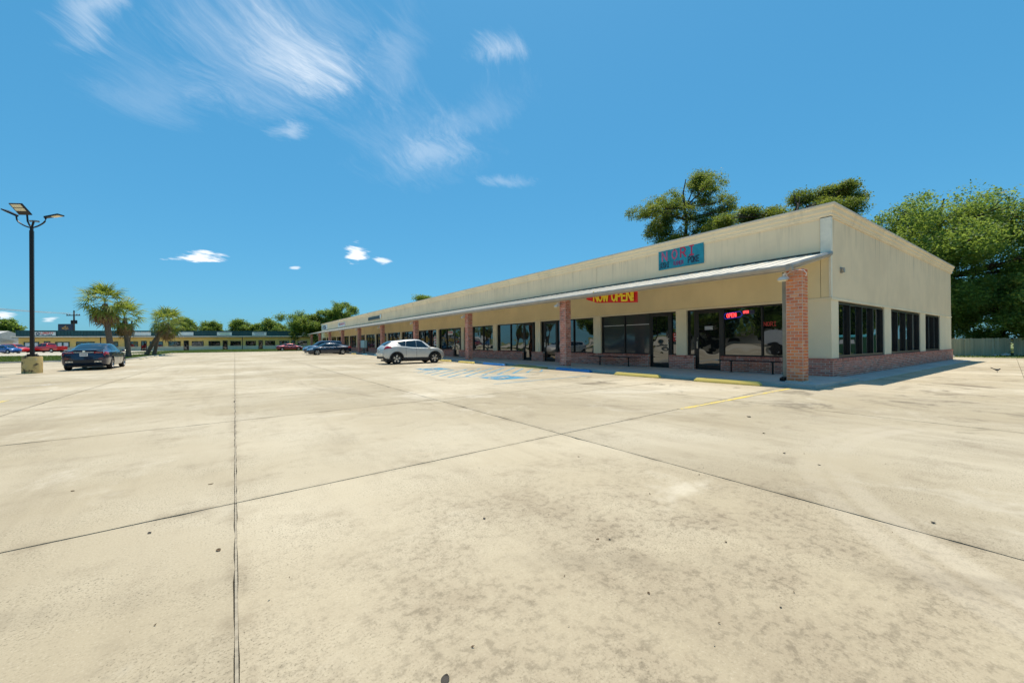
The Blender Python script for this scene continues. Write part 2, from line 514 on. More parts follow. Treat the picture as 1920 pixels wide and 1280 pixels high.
plain('neon_red', (0.5, 0.02, 0.02), 0.4, emit=(1.0, 0.05, 0.05, 1.3))
plain('neon_blue', (0.03, 0.03, 0.4), 0.4, emit=(0.10, 0.10, 1.0, 0.25))
plain('poster_white', (0.72, 0.72, 0.74), 0.6)
plain('poster_red', (0.55, 0.05, 0.04), 0.6)
plain('green_metal', (0.012, 0.075, 0.085), 0.45, metal=0.2, noise=0.2, nscale=0.8)
stucco('far_wall', (0.86, 0.60, 0.20), 0.1)
stucco('far_wall_low', (0.82, 0.68, 0.46), 0.2)
plain('sign_white', (0.76, 0.78, 0.74), 0.5)
plain('sign_green', (0.22, 0.45, 0.12), 0.5)
plain('billboard_navy', (0.012, 0.025, 0.055), 0.5)
plain('gold', (0.52, 0.28, 0.07), 0.5)
plain('wood_pole', (0.07, 0.05, 0.04), 0.85, noise=0.4, nscale=3)
plain('house_white', (0.66, 0.67, 0.68), 0.7, noise=0.1, nscale=2)
plain('house_roof', (0.52, 0.50, 0.46), 0.7, noise=0.25, nscale=2)
plain('cabinet', (0.36, 0.50, 0.50), 0.5, noise=0.12, nscale=3)
plain('dumpster_green', (0.008, 0.11, 0.055), 0.5, noise=0.3, nscale=2)
plain('lid_teal', (0.02, 0.22, 0.26), 0.5)
plain('bin_dark', (0.035, 0.032, 0.028), 0.6)
plain('bird', (0.010, 0.011, 0.014), 0.35)
plain('bark', (0.075, 0.055, 0.04), 0.95, noise=0.5, nscale=5, bump=0.8, bscale=14)
plain('palm_bark', (0.15, 0.115, 0.085), 0.95, noise=0.5, nscale=9, bump=0.9, bscale=22)
plain('base_stone', (0.48, 0.36, 0.19), 0.9, noise=0.25, nscale=5, bump=0.6, bscale=25)
plain('litter', (0.11, 0.07, 0.035), 0.9)
plain('litter_dark', (0.06, 0.05, 0.04), 0.9)
leaf_mat('leaf_oak', (0.045, 0.12, 0.032), (0.12, 0.23, 0.055), (0.36, 0.43, 0.11), 0.6)
leaf_mat('leaf_light', (0.07, 0.14, 0.035), (0.16, 0.26, 0.06), (0.36, 0.41, 0.13), 0.55)
leaf_mat('leaf_cypress', (0.035, 0.075, 0.02), (0.10, 0.155, 0.03), (0.40, 0.33, 0.04), 0.5)
leaf_mat('leaf_far', (0.06, 0.13, 0.035), (0.15, 0.25, 0.055), (0.32, 0.37, 0.09), 0.55)
leaf_mat('leaf_palm', (0.06, 0.11, 0.03), (0.18, 0.23, 0.05), (0.46, 0.40, 0.06), 0.5)
leaf_mat('leaf_dead', (0.15, 0.085, 0.04), (0.27, 0.165, 0.085), (0.38, 0.26, 0.15), 0.15)
leaf_mat('grass', (0.05, 0.10, 0.016), (0.10, 0.16, 0.028), (0.22, 0.22, 0.06), 0.2)


def fence_mat():
    mt, nt, b = new_mat('fence_wood')
    t = NT(nt)
    pos = t.N.new('ShaderNodeNewGeometry').outputs['Position']
    oi = t.N.new('ShaderNodeObjectInfo').outputs['Random']
    n = t.noise(t.mapping(pos, (14, 14, 0.8)), 1.0, 5, 0.7)
    c = t.mix(n, (0.34, 0.29, 0.20), (0.62, 0.54, 0.40))
    c = t.mix(1.0, c, t.mix(oi, (0.72, 0.74, 0.70), (1.12, 1.08, 1.0)), 'MULTIPLY')
    t.L.new(c, b.inputs['Base Color']); b.inputs['Roughness'].default_value = 0.9


fence_mat()


def ground_mat():
    mt, nt, b = new_mat('earth')
    t = NT(nt)
    pos = t.N.new('ShaderNodeNewGeometry').outputs['Position']
    n = t.noise(pos, 0.25, 6, 0.7)
    c = t.mix(t.mapr(n, 0.35, 0.65), (0.10, 0.15, 0.028), (0.20, 0.20, 0.07))
    n2 = t.noise(pos, 3.0, 6, 0.75)
    c = t.mix(t.math('MULTIPLY', t.mapr(n2, 0.5, 0.7), 0.5), c, (0.27, 0.22, 0.12))
    t.L.new(c, b.inputs['Base Color']); b.inputs['Roughness'].default_value = 0.95
    t.bump(n2, 0.6, 0.05, b)


ground_mat()


def lamp_base_mat():
    """painted concrete, paint flaking to dark grime from the top"""
    mt, nt, b = new_mat('flaking_paint')
    t = NT(nt)
    pos = t.N.new('ShaderNodeNewGeometry').outputs['Position']
    n = t.noise(pos, 3.2, 6, 0.7, 0.5)
    c = t.mix(t.mapr(n, 0.50, 0.60), (0.60, 0.43, 0.17), (0.10, 0.075, 0.045))
    n2 = t.noise(pos, 5.0, 5, 0.7)
    c = t.mix(t.math('MULTIPLY', t.mapr(n2, 0.56, 0.68), 0.9), c, (0.50, 0.47, 0.40))
    t.L.new(c, b.inputs['Base Color']); b.inputs['Roughness'].default_value = 0.9
    t.bump(n, 0.4, 0.02, b)


lamp_base_mat()

# ------------------------------------------------------------------ mesh helpers


def tag(o, label=None, cat=None, group=None, kind=None):
    if label: o['label'] = label
    if cat: o['category'] = cat
    if group: o['group'] = group
    if kind: o['kind'] = kind
    return o


def empty(name, loc=(0, 0, 0), rz=0.0):
    o = bpy.data.objects.new(name, None)
    o.empty_display_size = 0.2
    COL.objects.link(o)
    o.location = loc
    o.rotation_euler = (0, 0, rz)
    return o


def thing(name, label, cat, loc=(0, 0, 0), rz=0.0, group=None):
    return tag(empty(name, loc, rz), label, cat, group)


class MB:
    """collects faces; build() links them as one mesh object"""
    def __init__(s):
        s.v = []; s.f = []; s.mi = []; s.cur = 0

    def add(s, verts, faces):
        o = len(s.v)
        s.v.extend([tuple(p) for p in verts])
        for f in faces:
            s.f.append([i + o for i in f]); s.mi.append(s.cur)

    def box(s, x0, x1, y0, y1, z0, z1):
        s.add([(x0, y0, z0), (x1, y0, z0), (x1, y1, z0), (x0, y1, z0), (x0, y0, z1), (x1, y0, z1), (x1, y1, z1), (x0, y1, z1)],
              [(0, 3, 2, 1), (4, 5, 6, 7), (0, 1, 5, 4), (1, 2, 6, 5), (2, 3, 7, 6), (3, 0, 4, 7)])

    def hexa(s, p):
        s.add(p, [(0, 3, 2, 1), (4, 5, 6, 7), (0, 1, 5, 4), (1, 2, 6, 5), (2, 3, 7, 6), (3, 0, 4, 7)])

    def prism(s, poly, z0, z1):
        n = len(poly)
        s.add([(x, y, z0) for x, y in poly] + [(x, y, z1) for x, y in poly],
              [tuple(range(n - 1, -1, -1)), tuple(range(n, 2 * n))] + [(i, (i + 1) % n, n + (i + 1) % n, n + i) for i in range(n)])

    def tube(s, pts, rad, n=8, caps=True):
        pts = [Vector(p) for p in pts]
        if not isinstance(rad, (list, tuple)): rad = [rad] * len(pts)
        o = len(s.v)
        up = Vector((0, 0, 1))
        for i, p in enumerate(pts):
            a = pts[max(i - 1, 0)]; b = pts[min(i + 1, len(pts) - 1)]
            t = (b - a).normalized()
            if abs(t.dot(up)) > 0.95: ref = Vector((1, 0, 0))
            else: ref = up
            e1 = t.cross(ref).normalized(); e2 = t.cross(e1).normalized()
            for k in range(n):
                an = 2 * math.pi * k / n
                s.v.append(tuple(p + (e1 * math.cos(an) + e2 * math.sin(an)) * rad[i]))
        for i in range(len(pts) - 1):
            for k in range(n):
                a = o + i * n + k; b = o + i * n + (k + 1) % n
                s.f.append([a, a + n, b + n, b]); s.mi.append(s.cur)
        if caps:
            s.f.append([o + k for k in range(n)]); s.mi.append(s.cur)
            e = o + (len(pts) - 1) * n
            s.f.append([e + k for k in range(n - 1, -1, -1)]); s.mi.append(s.cur)

    def lathe(s, prof, n=24, axis='Z', c=(0, 0, 0), closed=False):
        """prof: (radius, height) pairs"""
        o = len(s.v)
        for r, z in prof:
            for k in range(n):
                an = 2 * math.pi * k / n
                a, b = r * math.cos(an), r * math.sin(an)
                if axis == 'Z': p = (a, b, z)
                elif axis == 'Y': p = (a, z, b)
                else: p = (z, a, b)
                s.v.append((p[0] + c[0], p[1] + c[1], p[2] + c[2]))
        m_ = len(prof)
        for i in range(m_ - 1 if not closed else m_):
            j = (i + 1) % m_
            for k in range(n):
                k2 = (k + 1) % n
                s.f.append([o + i * n + k, o + i * n + k2, o + j * n + k2, o + j * n + k]); s.mi.append(s.cur)
        if not closed:
            for i in (0, m_ - 1):
                if prof[i][0] > 1e-5:
                    s.f.append([o + i * n + k for k in (range(n) if i else range(n - 1, -1, -1))]); s.mi.append(s.cur)

    def sweep(s, path, prof, closed_prof=True):
        """extrude a (out, z) profile along a 2D path; out points to the right-hand side of travel"""
        o = len(s.v); n = len(prof)
        P_ = [Vector(p) for p in path]
        for i, p in enumerate(P_):
            d1 = (P_[i] - P_[i - 1]).normalized() if i else None
            d2 = (P_[i + 1] - P_[i]).normalized() if i < len(P_) - 1 else None
            n1 = Vector((d1.y, -d1.x)) if d1 else None
            n2 = Vector((d2.y, -d2.x)) if d2 else None
            if n1 and n2:
                mm = (n1 + n2); mm = mm / (mm.dot(n1))
            else: mm = n1 or n2
            for q, z in prof:
                s.v.append((p.x + mm.x * q, p.y + mm.y * q, z))
        for i in range(len(P_) - 1):
            for k in range(n if closed_prof else n - 1):
                k2 = (k + 1) % n
                s.f.append([o + i * n + k, o + i * n + k2, o + (i + 1) * n + k2, o + (i + 1) * n + k]); s.mi.append(s.cur)
        if closed_prof:
            s.f.append([o + k for k in range(n)]); s.mi.append(s.cur)
            e = o + (len(P_) - 1) * n
            s.f.append([e + k for k in range(n - 1, -1, -1)]); s.mi.append(s.cur)

    def build(s, name, mat, parent=None, smooth=False, sharp=40, world=True, fix=True):
        me = bpy.data.meshes.new(name)
        off = Vector((0, 0, 0))
        if parent is not None and world:
            p = parent
            while p is not None:
                off += Vector(p.location); p = p.parent
        vv = [(a - off.x, b - off.y, c - off.z) for a, b, c in s.v]
        me.from_pydata(vv, [], s.f)
        mats = mat if isinstance(mat, (list, tuple)) else [mat]
        for mm in mats: me.materials.append(MATS[mm])
        if len(mats) > 1:
            me.polygons.foreach_set('material_index', s.mi)
        if fix:
            bm = bmesh.new(); bm.from_mesh(me)
            bmesh.ops.recalc_face_normals(bm, faces=bm.faces)
            bm.to_mesh(me); bm.free()
        if smooth:
            me.polygons.foreach_set('use_smooth', [True] * len(me.polygons))
            me.set_sharp_from_angle(angle=R(sharp))
        me.update()
        o = bpy.data.objects.new(name, me)
        COL.objects.link(o)
        if parent is not None: o.parent = parent
        return o


def onebox(name, mat, parent, *a, **k):
    b = MB(); b.box(*a); return b.build(name, mat, parent, **k)


def copy_tree(o, parent=None):
    c = o.copy(); COL.objects.link(c)
    c.parent = parent
    for ch in o.children:
        copy_tree(ch, c)
    return c


def mesh_quads(name, verts, mat):
    """verts: (n,4,3) numpy -> mesh of loose quads"""
    n = len(verts)
    me = bpy.data.meshes.new(name)
    me.vertices.add(n * 4); me.loops.add(n * 4); me.polygons.add(n)
    me.vertices.foreach_set('co', verts.reshape(-1).astype(np.float32))
    me.loops.foreach_set('vertex_index', np.arange(n * 4, dtype=np.int32))
    me.polygons.foreach_set('loop_start', np.arange(0, n * 4, 4, dtype=np.int32))
    me.materials.append(MATS[mat])
    me.update(calc_edges=True)
    return me


def link(name, me, parent=None, loc=(0, 0, 0)):
    o = bpy.data.objects.new(name, me); COL.objects.link(o)
    o.location = loc
    if parent is not None: o.parent = parent
    return o


# stroke lettering -------------------------------------------------------------
GLY = {
    'A': [[(0, 0), (.35, 1), (.7, 0)], [(.14, .38), (.56, .38)]],
    'B': [[(0, 0), (0, 1), (.45, 1), (.6, .78), (.45, .53), (0, .53)], [(.45, .53), (.65, .28), (.45, 0), (0, 0)]],
    'E': [[(.6, 1), (0, 1), (0, 0), (.6, 0)], [(0, .5), (.48, .5)]],
    'H': [[(0, 0), (0, 1)], [(.65, 0), (.65, 1)], [(0, .5), (.65, .5)]],
    'I': [[(.3, 0), (.3, 1)], [(.05, 1), (.55, 1)], [(.05, 0), (.55, 0)]],
    'i': [[(.1, 0), (.1, 1)]],
    'K': [[(0, 0), (0, 1)], [(.6, 1), (0, .42)], [(.2, .6), (.62, 0)]],
    'L': [[(0, 1), (0, 0), (.55, 0)]],
    'M': [[(0, 0), (0, 1), (.4, .35), (.8, 1), (.8, 0)]],
    'N': [[(0, 0), (0, 1), (.65, 0), (.65, 1)]],
    'O': [[(.33, 1), (.08, .82), (0, .5), (.08, .18), (.33, 0), (.58, .18), (.66, .5), (.58, .82), (.33, 1)]],
    'P': [[(0, 0), (0, 1), (.45, 1), (.62, .75), (.45, .48), (0, .48)]],
    'R': [[(0, 0), (0, 1), (.45, 1), (.62, .75), (.45, .5), (0, .5)], [(.25, .5), (.65, 0)]],
    'S': [[(.6, .85), (.35, 1), (.08, .82), (.12, .6), (.5, .42), (.6, .2), (.35, 0), (0, .14)]],
    'T': [[(0, 1), (.65, 1)], [(.325, 1), (.325, 0)]],
    'U': [[(0, 1), (0, .25), (.2, 0), (.45, 0), (.65, .25), (.65, 1)]],
    'W': [[(0, 1), (.2, 0), (.42, .7), (.64, 0), (.84, 1)]],
    'X': [[(0, 0), (.6, 1)], [(0, 1), (.6, 0)]],
    'Y': [[(0, 1), (.32, .5), (.64, 1)], [(.32, .5), (.32, 0)]],
    '!': [[(.1, 1), (.1, .3)], [(.1, .1), (.1, 0)]],
    '-': [[(.05, .5), (.35, .5)]],
}


def stroke_text(mb, text, org, rt, up, nrm, size, width, thick=0.004, track=0.22, hscale=1.0, jitter=0.0, rnd=None, mirror=False):
    """raised strokes on a board; returns the advance"""
    org, rt, up, nrm = Vector(org), Vector(rt), Vector(up), Vector(nrm)
    x = 0.0; q = 0
    for ch in text:
        if ch == ' ':
            x += 0.45 * size * hscale; continue
        gl = GLY[ch]
        wmax = max(p[0] for s_ in gl for p in s_)
        sc = 1 + (rnd.uniform(-jitter, jitter) if rnd else 0)
        dy = (rnd.uniform(-jitter, jitter) * size * 0.5 if rnd else 0)
        for st in gl:
            for a, b in zip(st[:-1], st[1:]):
                A = Vector((a[0] * size * hscale + x, a[1] * size * sc + dy)); B = Vector((b[0] * size * hscale + x, b[1] * size * sc + dy))
                d = (B - A)
                if d.length < 1e-6: continue
                d.normalize(); pn = Vector((-d.y, d.x)) * width / 2
                A2 = A - d * width * 0.32; B2 = B + d * width * 0.32
                q += 1
                t0, t1 = 0.0, thick + (q % 7) * 0.0004
                pts = []
                for h_ in (t0, t1):
                    for pt in (A2 - pn, B2 - pn, B2 + pn, A2 + pn):
                        pts.append(org + rt * pt.x + up * pt.y + nrm * h_)
                mb.hexa(pts)
        x += (wmax + track) * size * hscale
    return x

# ================================================================== ground
rng = random.Random(4)
g = MB(); g.add([(-2500, -2500, -0.14), (2500, -2500, -0.14), (2500, 2500, -0.14), (-2500, 2500, -0.14)], [(0, 1, 2, 3)])
tag(g.build('ground', 'earth'), kind='structure')

lot = MB(); lot.add([(-19, -22, -0.03), (44, -22, -0.03), (44, 88, -0.03), (-19, 88, -0.03)], [(0, 1, 2, 3)])
lot = tag(lot.build('parking_lot', 'joint'), kind='structure')
SLOPE = 0.07


def rowY(k, x): return 4.0 + 4.3 * k + SLOPE * x


def slab(poly, near):
    """one cast slab: chipped edges, square sides"""
    pts = []
    n = len(poly)
    for i in range(n):
        a = Vector(poly[i]); b = Vector(poly[(i + 1) % n])
        ln = (b - a).length
        seg = max(1, int(ln / 0.16)) if near else 1
        d = (b - a) / seg
        pn = Vector((-d.y, d.x)).normalized()
        for s_ in range(seg):
            p = a + d * s_
            if near and s_:
                j = rng.gauss(0, 0.0022)
                if rng.random() < 0.03: j += rng.uniform(0.006, 0.02)   # a chip
                p = p + pn * j
            pts.append((p.x, p.y))
    b_ = MB(); b_.prism(pts, -0.12, 0.0)
    b_.build('concrete_slab', 'concrete', lot, fix=False)


XS = [-18.2, -14.6, -10.9, -7.3, -3.6, 0.0, 3.8, 8.93, 12.9]
GAP = {0.0: 0.0095}
for i in range(len(XS) - 1):
    for k in range(-6, 19):
        x0 = XS[i] + GAP.get(XS[i], 0.008); x1 = XS[i + 1] - GAP.get(XS[i + 1], 0.008)
        gy = 0.008 if k < 3 else 0.006
        near = k in (-1, 0, 1, 2) and -4 < x0 < 9
        slab([(x0, rowY(k, x0) + gy), (x1, rowY(k, x1) + gy), (x1, rowY(k + 1, x1) - gy), (x0, rowY(k + 1, x0) - gy)], near)
XR = [12.9, 18.2, 24.0, 30.0, 36.7, 43.0]
for i in range(len(XR) - 1):
    for k in range(-6, 0):
        x0 = XR[i] + 0.006; x1 = XR[i + 1] - 0.006
        if k == -1:
            ty = 7.5 if i == 4 else 4.9
            slab([(x0, rowY(k, x0)), (x1, rowY(k, x1)), (x1, ty), (x0, ty)], i == 0)
        else:
            slab([(x0, rowY(k, x0)), (x1, rowY(k, x1)), (x1, rowY(k + 1, x1) - .012), (x0, rowY(k + 1, x0) - .012)], False)
s_ = MB()
for k in range(-6, 19):
    s_.box(-0.0055, 0.0072, rowY(k, 0) + .012, rowY(k + 1, 0) - .012, -0.03, -0.004)
s_.build('joint_sealant', 'sealant', lot)

st = MB(); st.add([(-140, 52, -0.05), (-8, 52, -0.05), (-8, 88.5, -0.05), (14, 88.5, -0.05), (14, 170, -0.05), (-140, 200, -0.05)], [(0, 1, 2, 3, 4, 5)])
tag(st.build('street', 'street_concrete'), kind='structure')
for nm, q4 in (('side_street_bounce', [(-90, -90), (-19.05, -90), (-19.05, 51.9), (-90, 51.9)]), ('rear_lot_bounce', [(-19, -90), (44, -90), (44, -22.1), (-19, -22.1)])):  # unseen pale ground added to bounce warm light onto the walls
    sm = MB(); sm.add([(x, y, -0.045) for x, y in q4], [(0, 1, 2, 3)]); tag(sm.build(nm, 'street_concrete'), kind='structure')


def grass_patch(name, poly, z, dens, label_seed):
    b = MB(); b.prism(poly, -0.1, z)
    o = tag(b.build(name, 'earth'), kind='structure')
    rs = np.random.RandomState(label_seed)
    P_ = np.array(poly); lo, hi = P_.min(0), P_.max(0)
    pts = rs.uniform(lo, hi, (dens, 2))
    ins = np.zeros(dens, bool)
    j = len(poly) - 1
    for i in range(len(poly)):
        xi, yi = poly[i]; xj, yj = poly[j]
        c = ((yi > pts[:, 1]) != (yj > pts[:, 1])) & (pts[:, 0] < (xj - xi) * (pts[:, 1] - yi) / (yj - yi + 1e-9) + xi)
        ins ^= c; j = i
    pts = pts[ins]; n = len(pts)
    a = rs.uniform(0, 6.28, n); w = rs.uniform(0.02, 0.05, n); hgt = rs.uniform(0.04, 0.13, n)
    lean = rs.normal(0, 0.05, (n, 2))
    dx, dy = np.cos(a) * w, np.sin(a) * w
    q = np.zeros((n, 4, 3))
    q[:, 0] = np.c_[pts[:, 0] - dx, pts[:, 1] - dy, np.full(n, z)]
    q[:, 1] = np.c_[pts[:, 0] + dx, pts[:, 1] + dy, np.full(n, z)]
    q[:, 2] = np.c_[pts[:, 0] + dx * .3 + lean[:, 0], pts[:, 1] + dy * .3 + lean[:, 1], z + hgt]
    q[:, 3] = np.c_[pts[:, 0] - dx * .3 + lean[:, 0], pts[:, 1] - dy * .3 + lean[:, 1], z + hgt]
    return link('grass', mesh_quads('grass', q, 'grass'))


gi = [(-24, 46), (-15.5, 48.2), (-8.3, 49.6), (-7.9, 78.5), (-9.4, 78.5), (-11.5, 69.5), (-24, 77), (-34, 83)]
tag(grass_patch('planting_island', gi, 0.04, 60000, 1), 'short mown grass growing round the palm trunks', 'grass', kind='stuff')
gm = [(-16, 93.5), (-9, 88.8), (14, 86.2), (15, 121.5), (-6, 128), (-13, 112)]
tag(grass_patch('lawn', gm, 0.03, 40000, 2), 'bright green lawn in front of the far yellow shops', 'grass', kind='stuff')
gr = [(43.0, 9), (43.0, 1.0), (44.5, -9), (80, -14), (90, 40), (40, 40), (40, 9)]
tag(grass_patch('verge', gr, 0.02, 26000, 3), 'weedy grass along the foot of the wooden fence', 'grass', kind='stuff')
kb = MB(); kb.sweep([(-24, 45.85), (-15.5, 48.05), (-8.15, 49.45), (-7.75, 78.6)], [(0, -0.05), (0.15, -0.05), (0.15, 0.10), (0, 0.10)])
tag(kb.build('island_kerb', 'walk_concrete'), kind='structure')

# painted markings --------------------------------------------------------------
markings = []


def strip(name, mat, a, b, w, z=0.004, label=None, group=None):
    a, b = Vector(a), Vector(b)
    d = (b - a).normalized(); n = Vector((-d.y, d.x)) * w / 2
    mb = MB()
    mb.add([(*(a - n), z), (*(b - n), z), (*(b + n), z), (*(a + n), z)], [(0, 1, 2, 3)])
    o = mb.build(name, mat)
    o['kind'] = 'structure'
    return o


for a, b, mt in [((7.0, 4.46), (12.45, 4.60), 'line_yellow'), ((6.95, 7.62), (12.0, 7.86), 'line_faint'),
                 ((6.6, 24.0), (11.9, 23.6), 'line_faint'), ((6.6, 27.2), (11.9, 27.2), 'line_faint'), ((6.6, 30.5), (11.9, 30.5), 'line_faint'),
                 ((-4.8, 26.0), (-4.7, 32.4), 'line_faint'), ((-7.7, 27.5), (-7.7, 33.0), 'line_faint'), ((-2.2, 24.7), (-2.28, 29.6), 'line_faint'),
                 ((-4.55, 11.0), (-4.5, 15.0), 'line_yellow'), ((6.6, 50.0), (11.9, 50.0), 'line_faint'), ((6.6, 54.4), (11.9, 54.4), 'line_faint')]:
    strip('parking_line', mt, a, b, 0.11)
strip('parking_line', 'line_white', (-7.6, 18.6), (-4.4, 20.4), 0.30)  # broad pale diagonal strip across the slab
strip('parking_line', 'line_blue', (6.68, 10.63), (11.31, 11.0), 0.07)
strip('parking_line', 'line_blue', (6.7, 13.5), (11.7, 13.9), 0.06)
strip('parking_line', 'line_blue', (6.7, 17.6), (11.7, 17.9), 0.06)
for k in range(-4, 8):
    xa = 6.6 + k * 0.74; xb = xa + 3.5
    ca, cb = max(xa, 6.6), min(xb, 11.9)
    if cb - ca > .35:
        strip('hatch_line', 'line_blue', (ca, 13.75 + (ca - xa) * 1.03), (cb, 13.75 + (cb - xa) * 1.03), 0.10)


def access_symbol(cx, cy):
    b = MB(); h_ = 0.68
    b.add([(cx - h_, cy - h_, 0.004), (cx + h_, cy - h_, 0.004), (cx + h_, cy + h_, 0.004), (cx - h_, cy + h_, 0.004)], [(0, 1, 2, 3)])
    o = b.build('access_symbol', 'symbol_blue'); o['kind'] = 'structure'
    w = MB()

    def seg(p, q, wd, z):
        # u to the right of someone driving in (-Y), v ahead (+X)
        p = Vector((cx + p[1], cy - p[0])); q = Vector((cx + q[1], cy - q[0]))
        d = (q - p).normalized(); n = Vector((-d.y, d.x)) * wd / 2
        p2, q2 = p - d * wd * .3, q + d * wd * .3
        w.add([(*(p2 - n), z), (*(q2 - n), z), (*(q2 + n), z), (*(p2 + n), z)], [(0, 1, 2, 3)])
    zz = 0.008
    arc = [(-.05 + .32 * math.cos(R(a)), -.22 + .32 * math.sin(R(a))) for a in range(130, 395, 22)]
    for i, (p, q) in enumerate(zip(arc[:-1], arc[1:])): seg(p, q, .09, zz + i * .0003)
    seg((-.10, .30), (-.07, -.05), .12, zz + .004); seg((-.07, -.05), (.22, -.05), .10, zz + .005); seg((.22, -.05), (.36, -.40), .10, zz + .006)
    seg((-.09, .14), (.16, .14), .08, zz + .007); seg((-.13, .46), (-.06, .46), .15, zz + .008)
    w.build('wheelchair_figure', 'line_white', o, world=False)


access_symbol(8.2, 12.4)
access_symbol(8.2, 18.8)

# sidewalk with kerb --------------------------------------------------------------
sw = tag(empty('sidewalk', (14.5, 50, 0)), kind='structure')
yy = 4.15; q = 0
while yy < 99:
    y2 = min(yy + 3.02, 99)
    onebox('walk_slab', 'walk_concrete', sw, 12.98, 16.3, yy + .006, y2 - .006, -0.03, 0.10)
    if not (15.0 < yy + 1.5 < 18.0):
        kbb = MB()
        kbb.prism([(12.78, yy + .004), (12.97, yy + .004), (12.97, y2 - .004), (12.78, y2 - .004)], -0.03, 0.104)
        kbb.build('kerb_stone', 'walk_concrete', sw)
    yy = y2
apron = MB()
apron.hexa([(16.3, 4.0, -.02), (36.6, 4.0, -.02), (36.6, 4.9, -.02), (16.3, 4.9, -.02), (16.3, 4.02, .02), (36.6, 4.02, .02), (36.6, 4.9, .06), (16.3, 4.9, .06)])
apron.build('side_walk', 'walk_concrete', sw)
rm = MB()
rm.hexa([(12.2, 15.3, -.01), (12.98, 15.3, -.01), (12.98, 17.9, -.01), (12.2, 17.9, -.01), (12.2, 15.3, .006), (12.98, 15.3, .098), (12.98, 17.9, .098), (12.2, 17.9, .006)])
rm.build('kerb_ramp', 'ramp_yellow', sw)

# ================================================================== strip mall
W, CY, YE, XE = 16.2, 4.82, 99.0, 36.6
ZB, ZH, ZW, ZC, ZT = 0.69, 2.72, 2.64, 5.42, 5.80
mall = thing('strip_mall', 'long cream stucco shopping strip with brick columns and a sloped walkway canopy', 'building', (W, 50, 0))
RB = random.Random(11)

core = MB(); core.box(W + .32, XE - .05, CY + .32, YE - .05, 0.0, 5.35)  # unseen dark box added inside the building to block light
core.build('light_block_core', 'panel_gap', mall)
# back and far end walls, roof
onebox('end_wall', 'stucco_upper', mall, W + .02, XE, YE - .04, YE + .16, 0.0, ZC)
onebox('back_wall', 'stucco_upper', mall, XE - .04, XE + .18, CY + .02, YE + .16, 0.0, ZC)
# upper stucco panels along the front, joints between them
ys = [CY + .28, 15.2] + [15.2 + 10.1 * i for i in range(1, 9)]
ys = [y for y in ys if y < YE - 3] + [YE]
back = MB(); back.box(W + .03, W + .30, CY + .03, YE, ZH, ZC); back.build('joint_backing', 'panel_gap', mall)
for a, b in zip(ys[:-1], ys[1:]):
    onebox('stucco_panel', 'stucco_upper', mall, W, W + .06, a + .007, b - .007, 4.2, ZC)
    onebox('stucco_panel', 'stucco_lower_bounce', mall, W, W + .06, a + .007, b - .007, ZH + .012, 4.19)
back = MB(); back.box(W + .30, XE, CY + .03, CY + .30, ZH, ZC); back.build('joint_backing', 'panel_gap', mall)
onebox('stucco_panel', 'stucco_upper', mall, W + .12, XE, CY, CY + .06, ZH + .012, ZC)
# corner
onebox('corner_trim', 'white_trim', mall, W - .03, W + .10, CY - .03, CY + .27, 4.22, ZC - .02)
onebox('corner_bead', 'white_trim', mall, W - .012, W + .11, CY - .012, CY + .05, ZH + .01, 4.21)
onebox('corner_panel', 'stucco_lower_bounce', mall, W, W + .08, CY + .055, CY + .272, ZH + .012, 4.20)
# cornice round the parapet
cor = MB()
cor.sweep([(W, YE + .2), (W, CY), (XE + .2, CY)],
          [(.03, ZC - .045), (.03, ZC), (.055, ZC + .02), (.06, ZC + .12), (.10, ZC + .15), (.11, ZC + .27), (.15, ZC + .30), (.155, ZT - .012), (.14, ZT), (-.35, ZT), (-.35, ZC - .045)])
cor.build('cornice', 'cornice', mall)
cap = MB()
cap.sweep([(W, YE + .2), (W, CY), (XE + .2, CY)], [(.165, ZT - .03), (.165, ZT + .012), (-.36, ZT + .02), (-.36, ZT + .004), (.150, ZT + .002), (.158, ZT - .03)])
cap.build('parapet_cap', 'roof_metal', mall)
# header band over the windows, front and side
hb = MB()
hb.sweep([(W, YE), (W, CY), (XE, CY)], [(.035, ZW), (.035, ZH - .01), (.02, ZH + .004), (-.2, ZH + .004), (-.2, ZW)])
hb.build('header_band', 'stucco_trim', mall)


# bricks -------------------------------------------------------------------------
BR_MESH = {}


def brick_mesh(l, h, d, mat):
    key = (round(l, 3), round(h, 3), round(d, 3), mat)
    if key not in BR_MESH:
        b = MB(); e = 0.004
        # chamfered face brick: front at -Y
        x, z = l / 2, h / 2
        b.add([(-x, 0, -z), (x, 0, -z), (x, 0, z), (-x, 0, z), (-x + e, -d, -z + e), (x - e, -d, -z + e), (x - e, -d, z - e), (-x + e, -d, z - e)],
              [(4, 5, 6, 7), (0, 1, 5, 4), (1, 2, 6, 5), (2, 3, 7, 6), (3, 0, 4, 7)])
        me = bpy.data.meshes.new('brick')
        me.from_pydata(b.v, [], b.f); me.materials.append(MATS[mat]); me.update()
        BR_MESH[key] = me
    return BR_MESH[key]


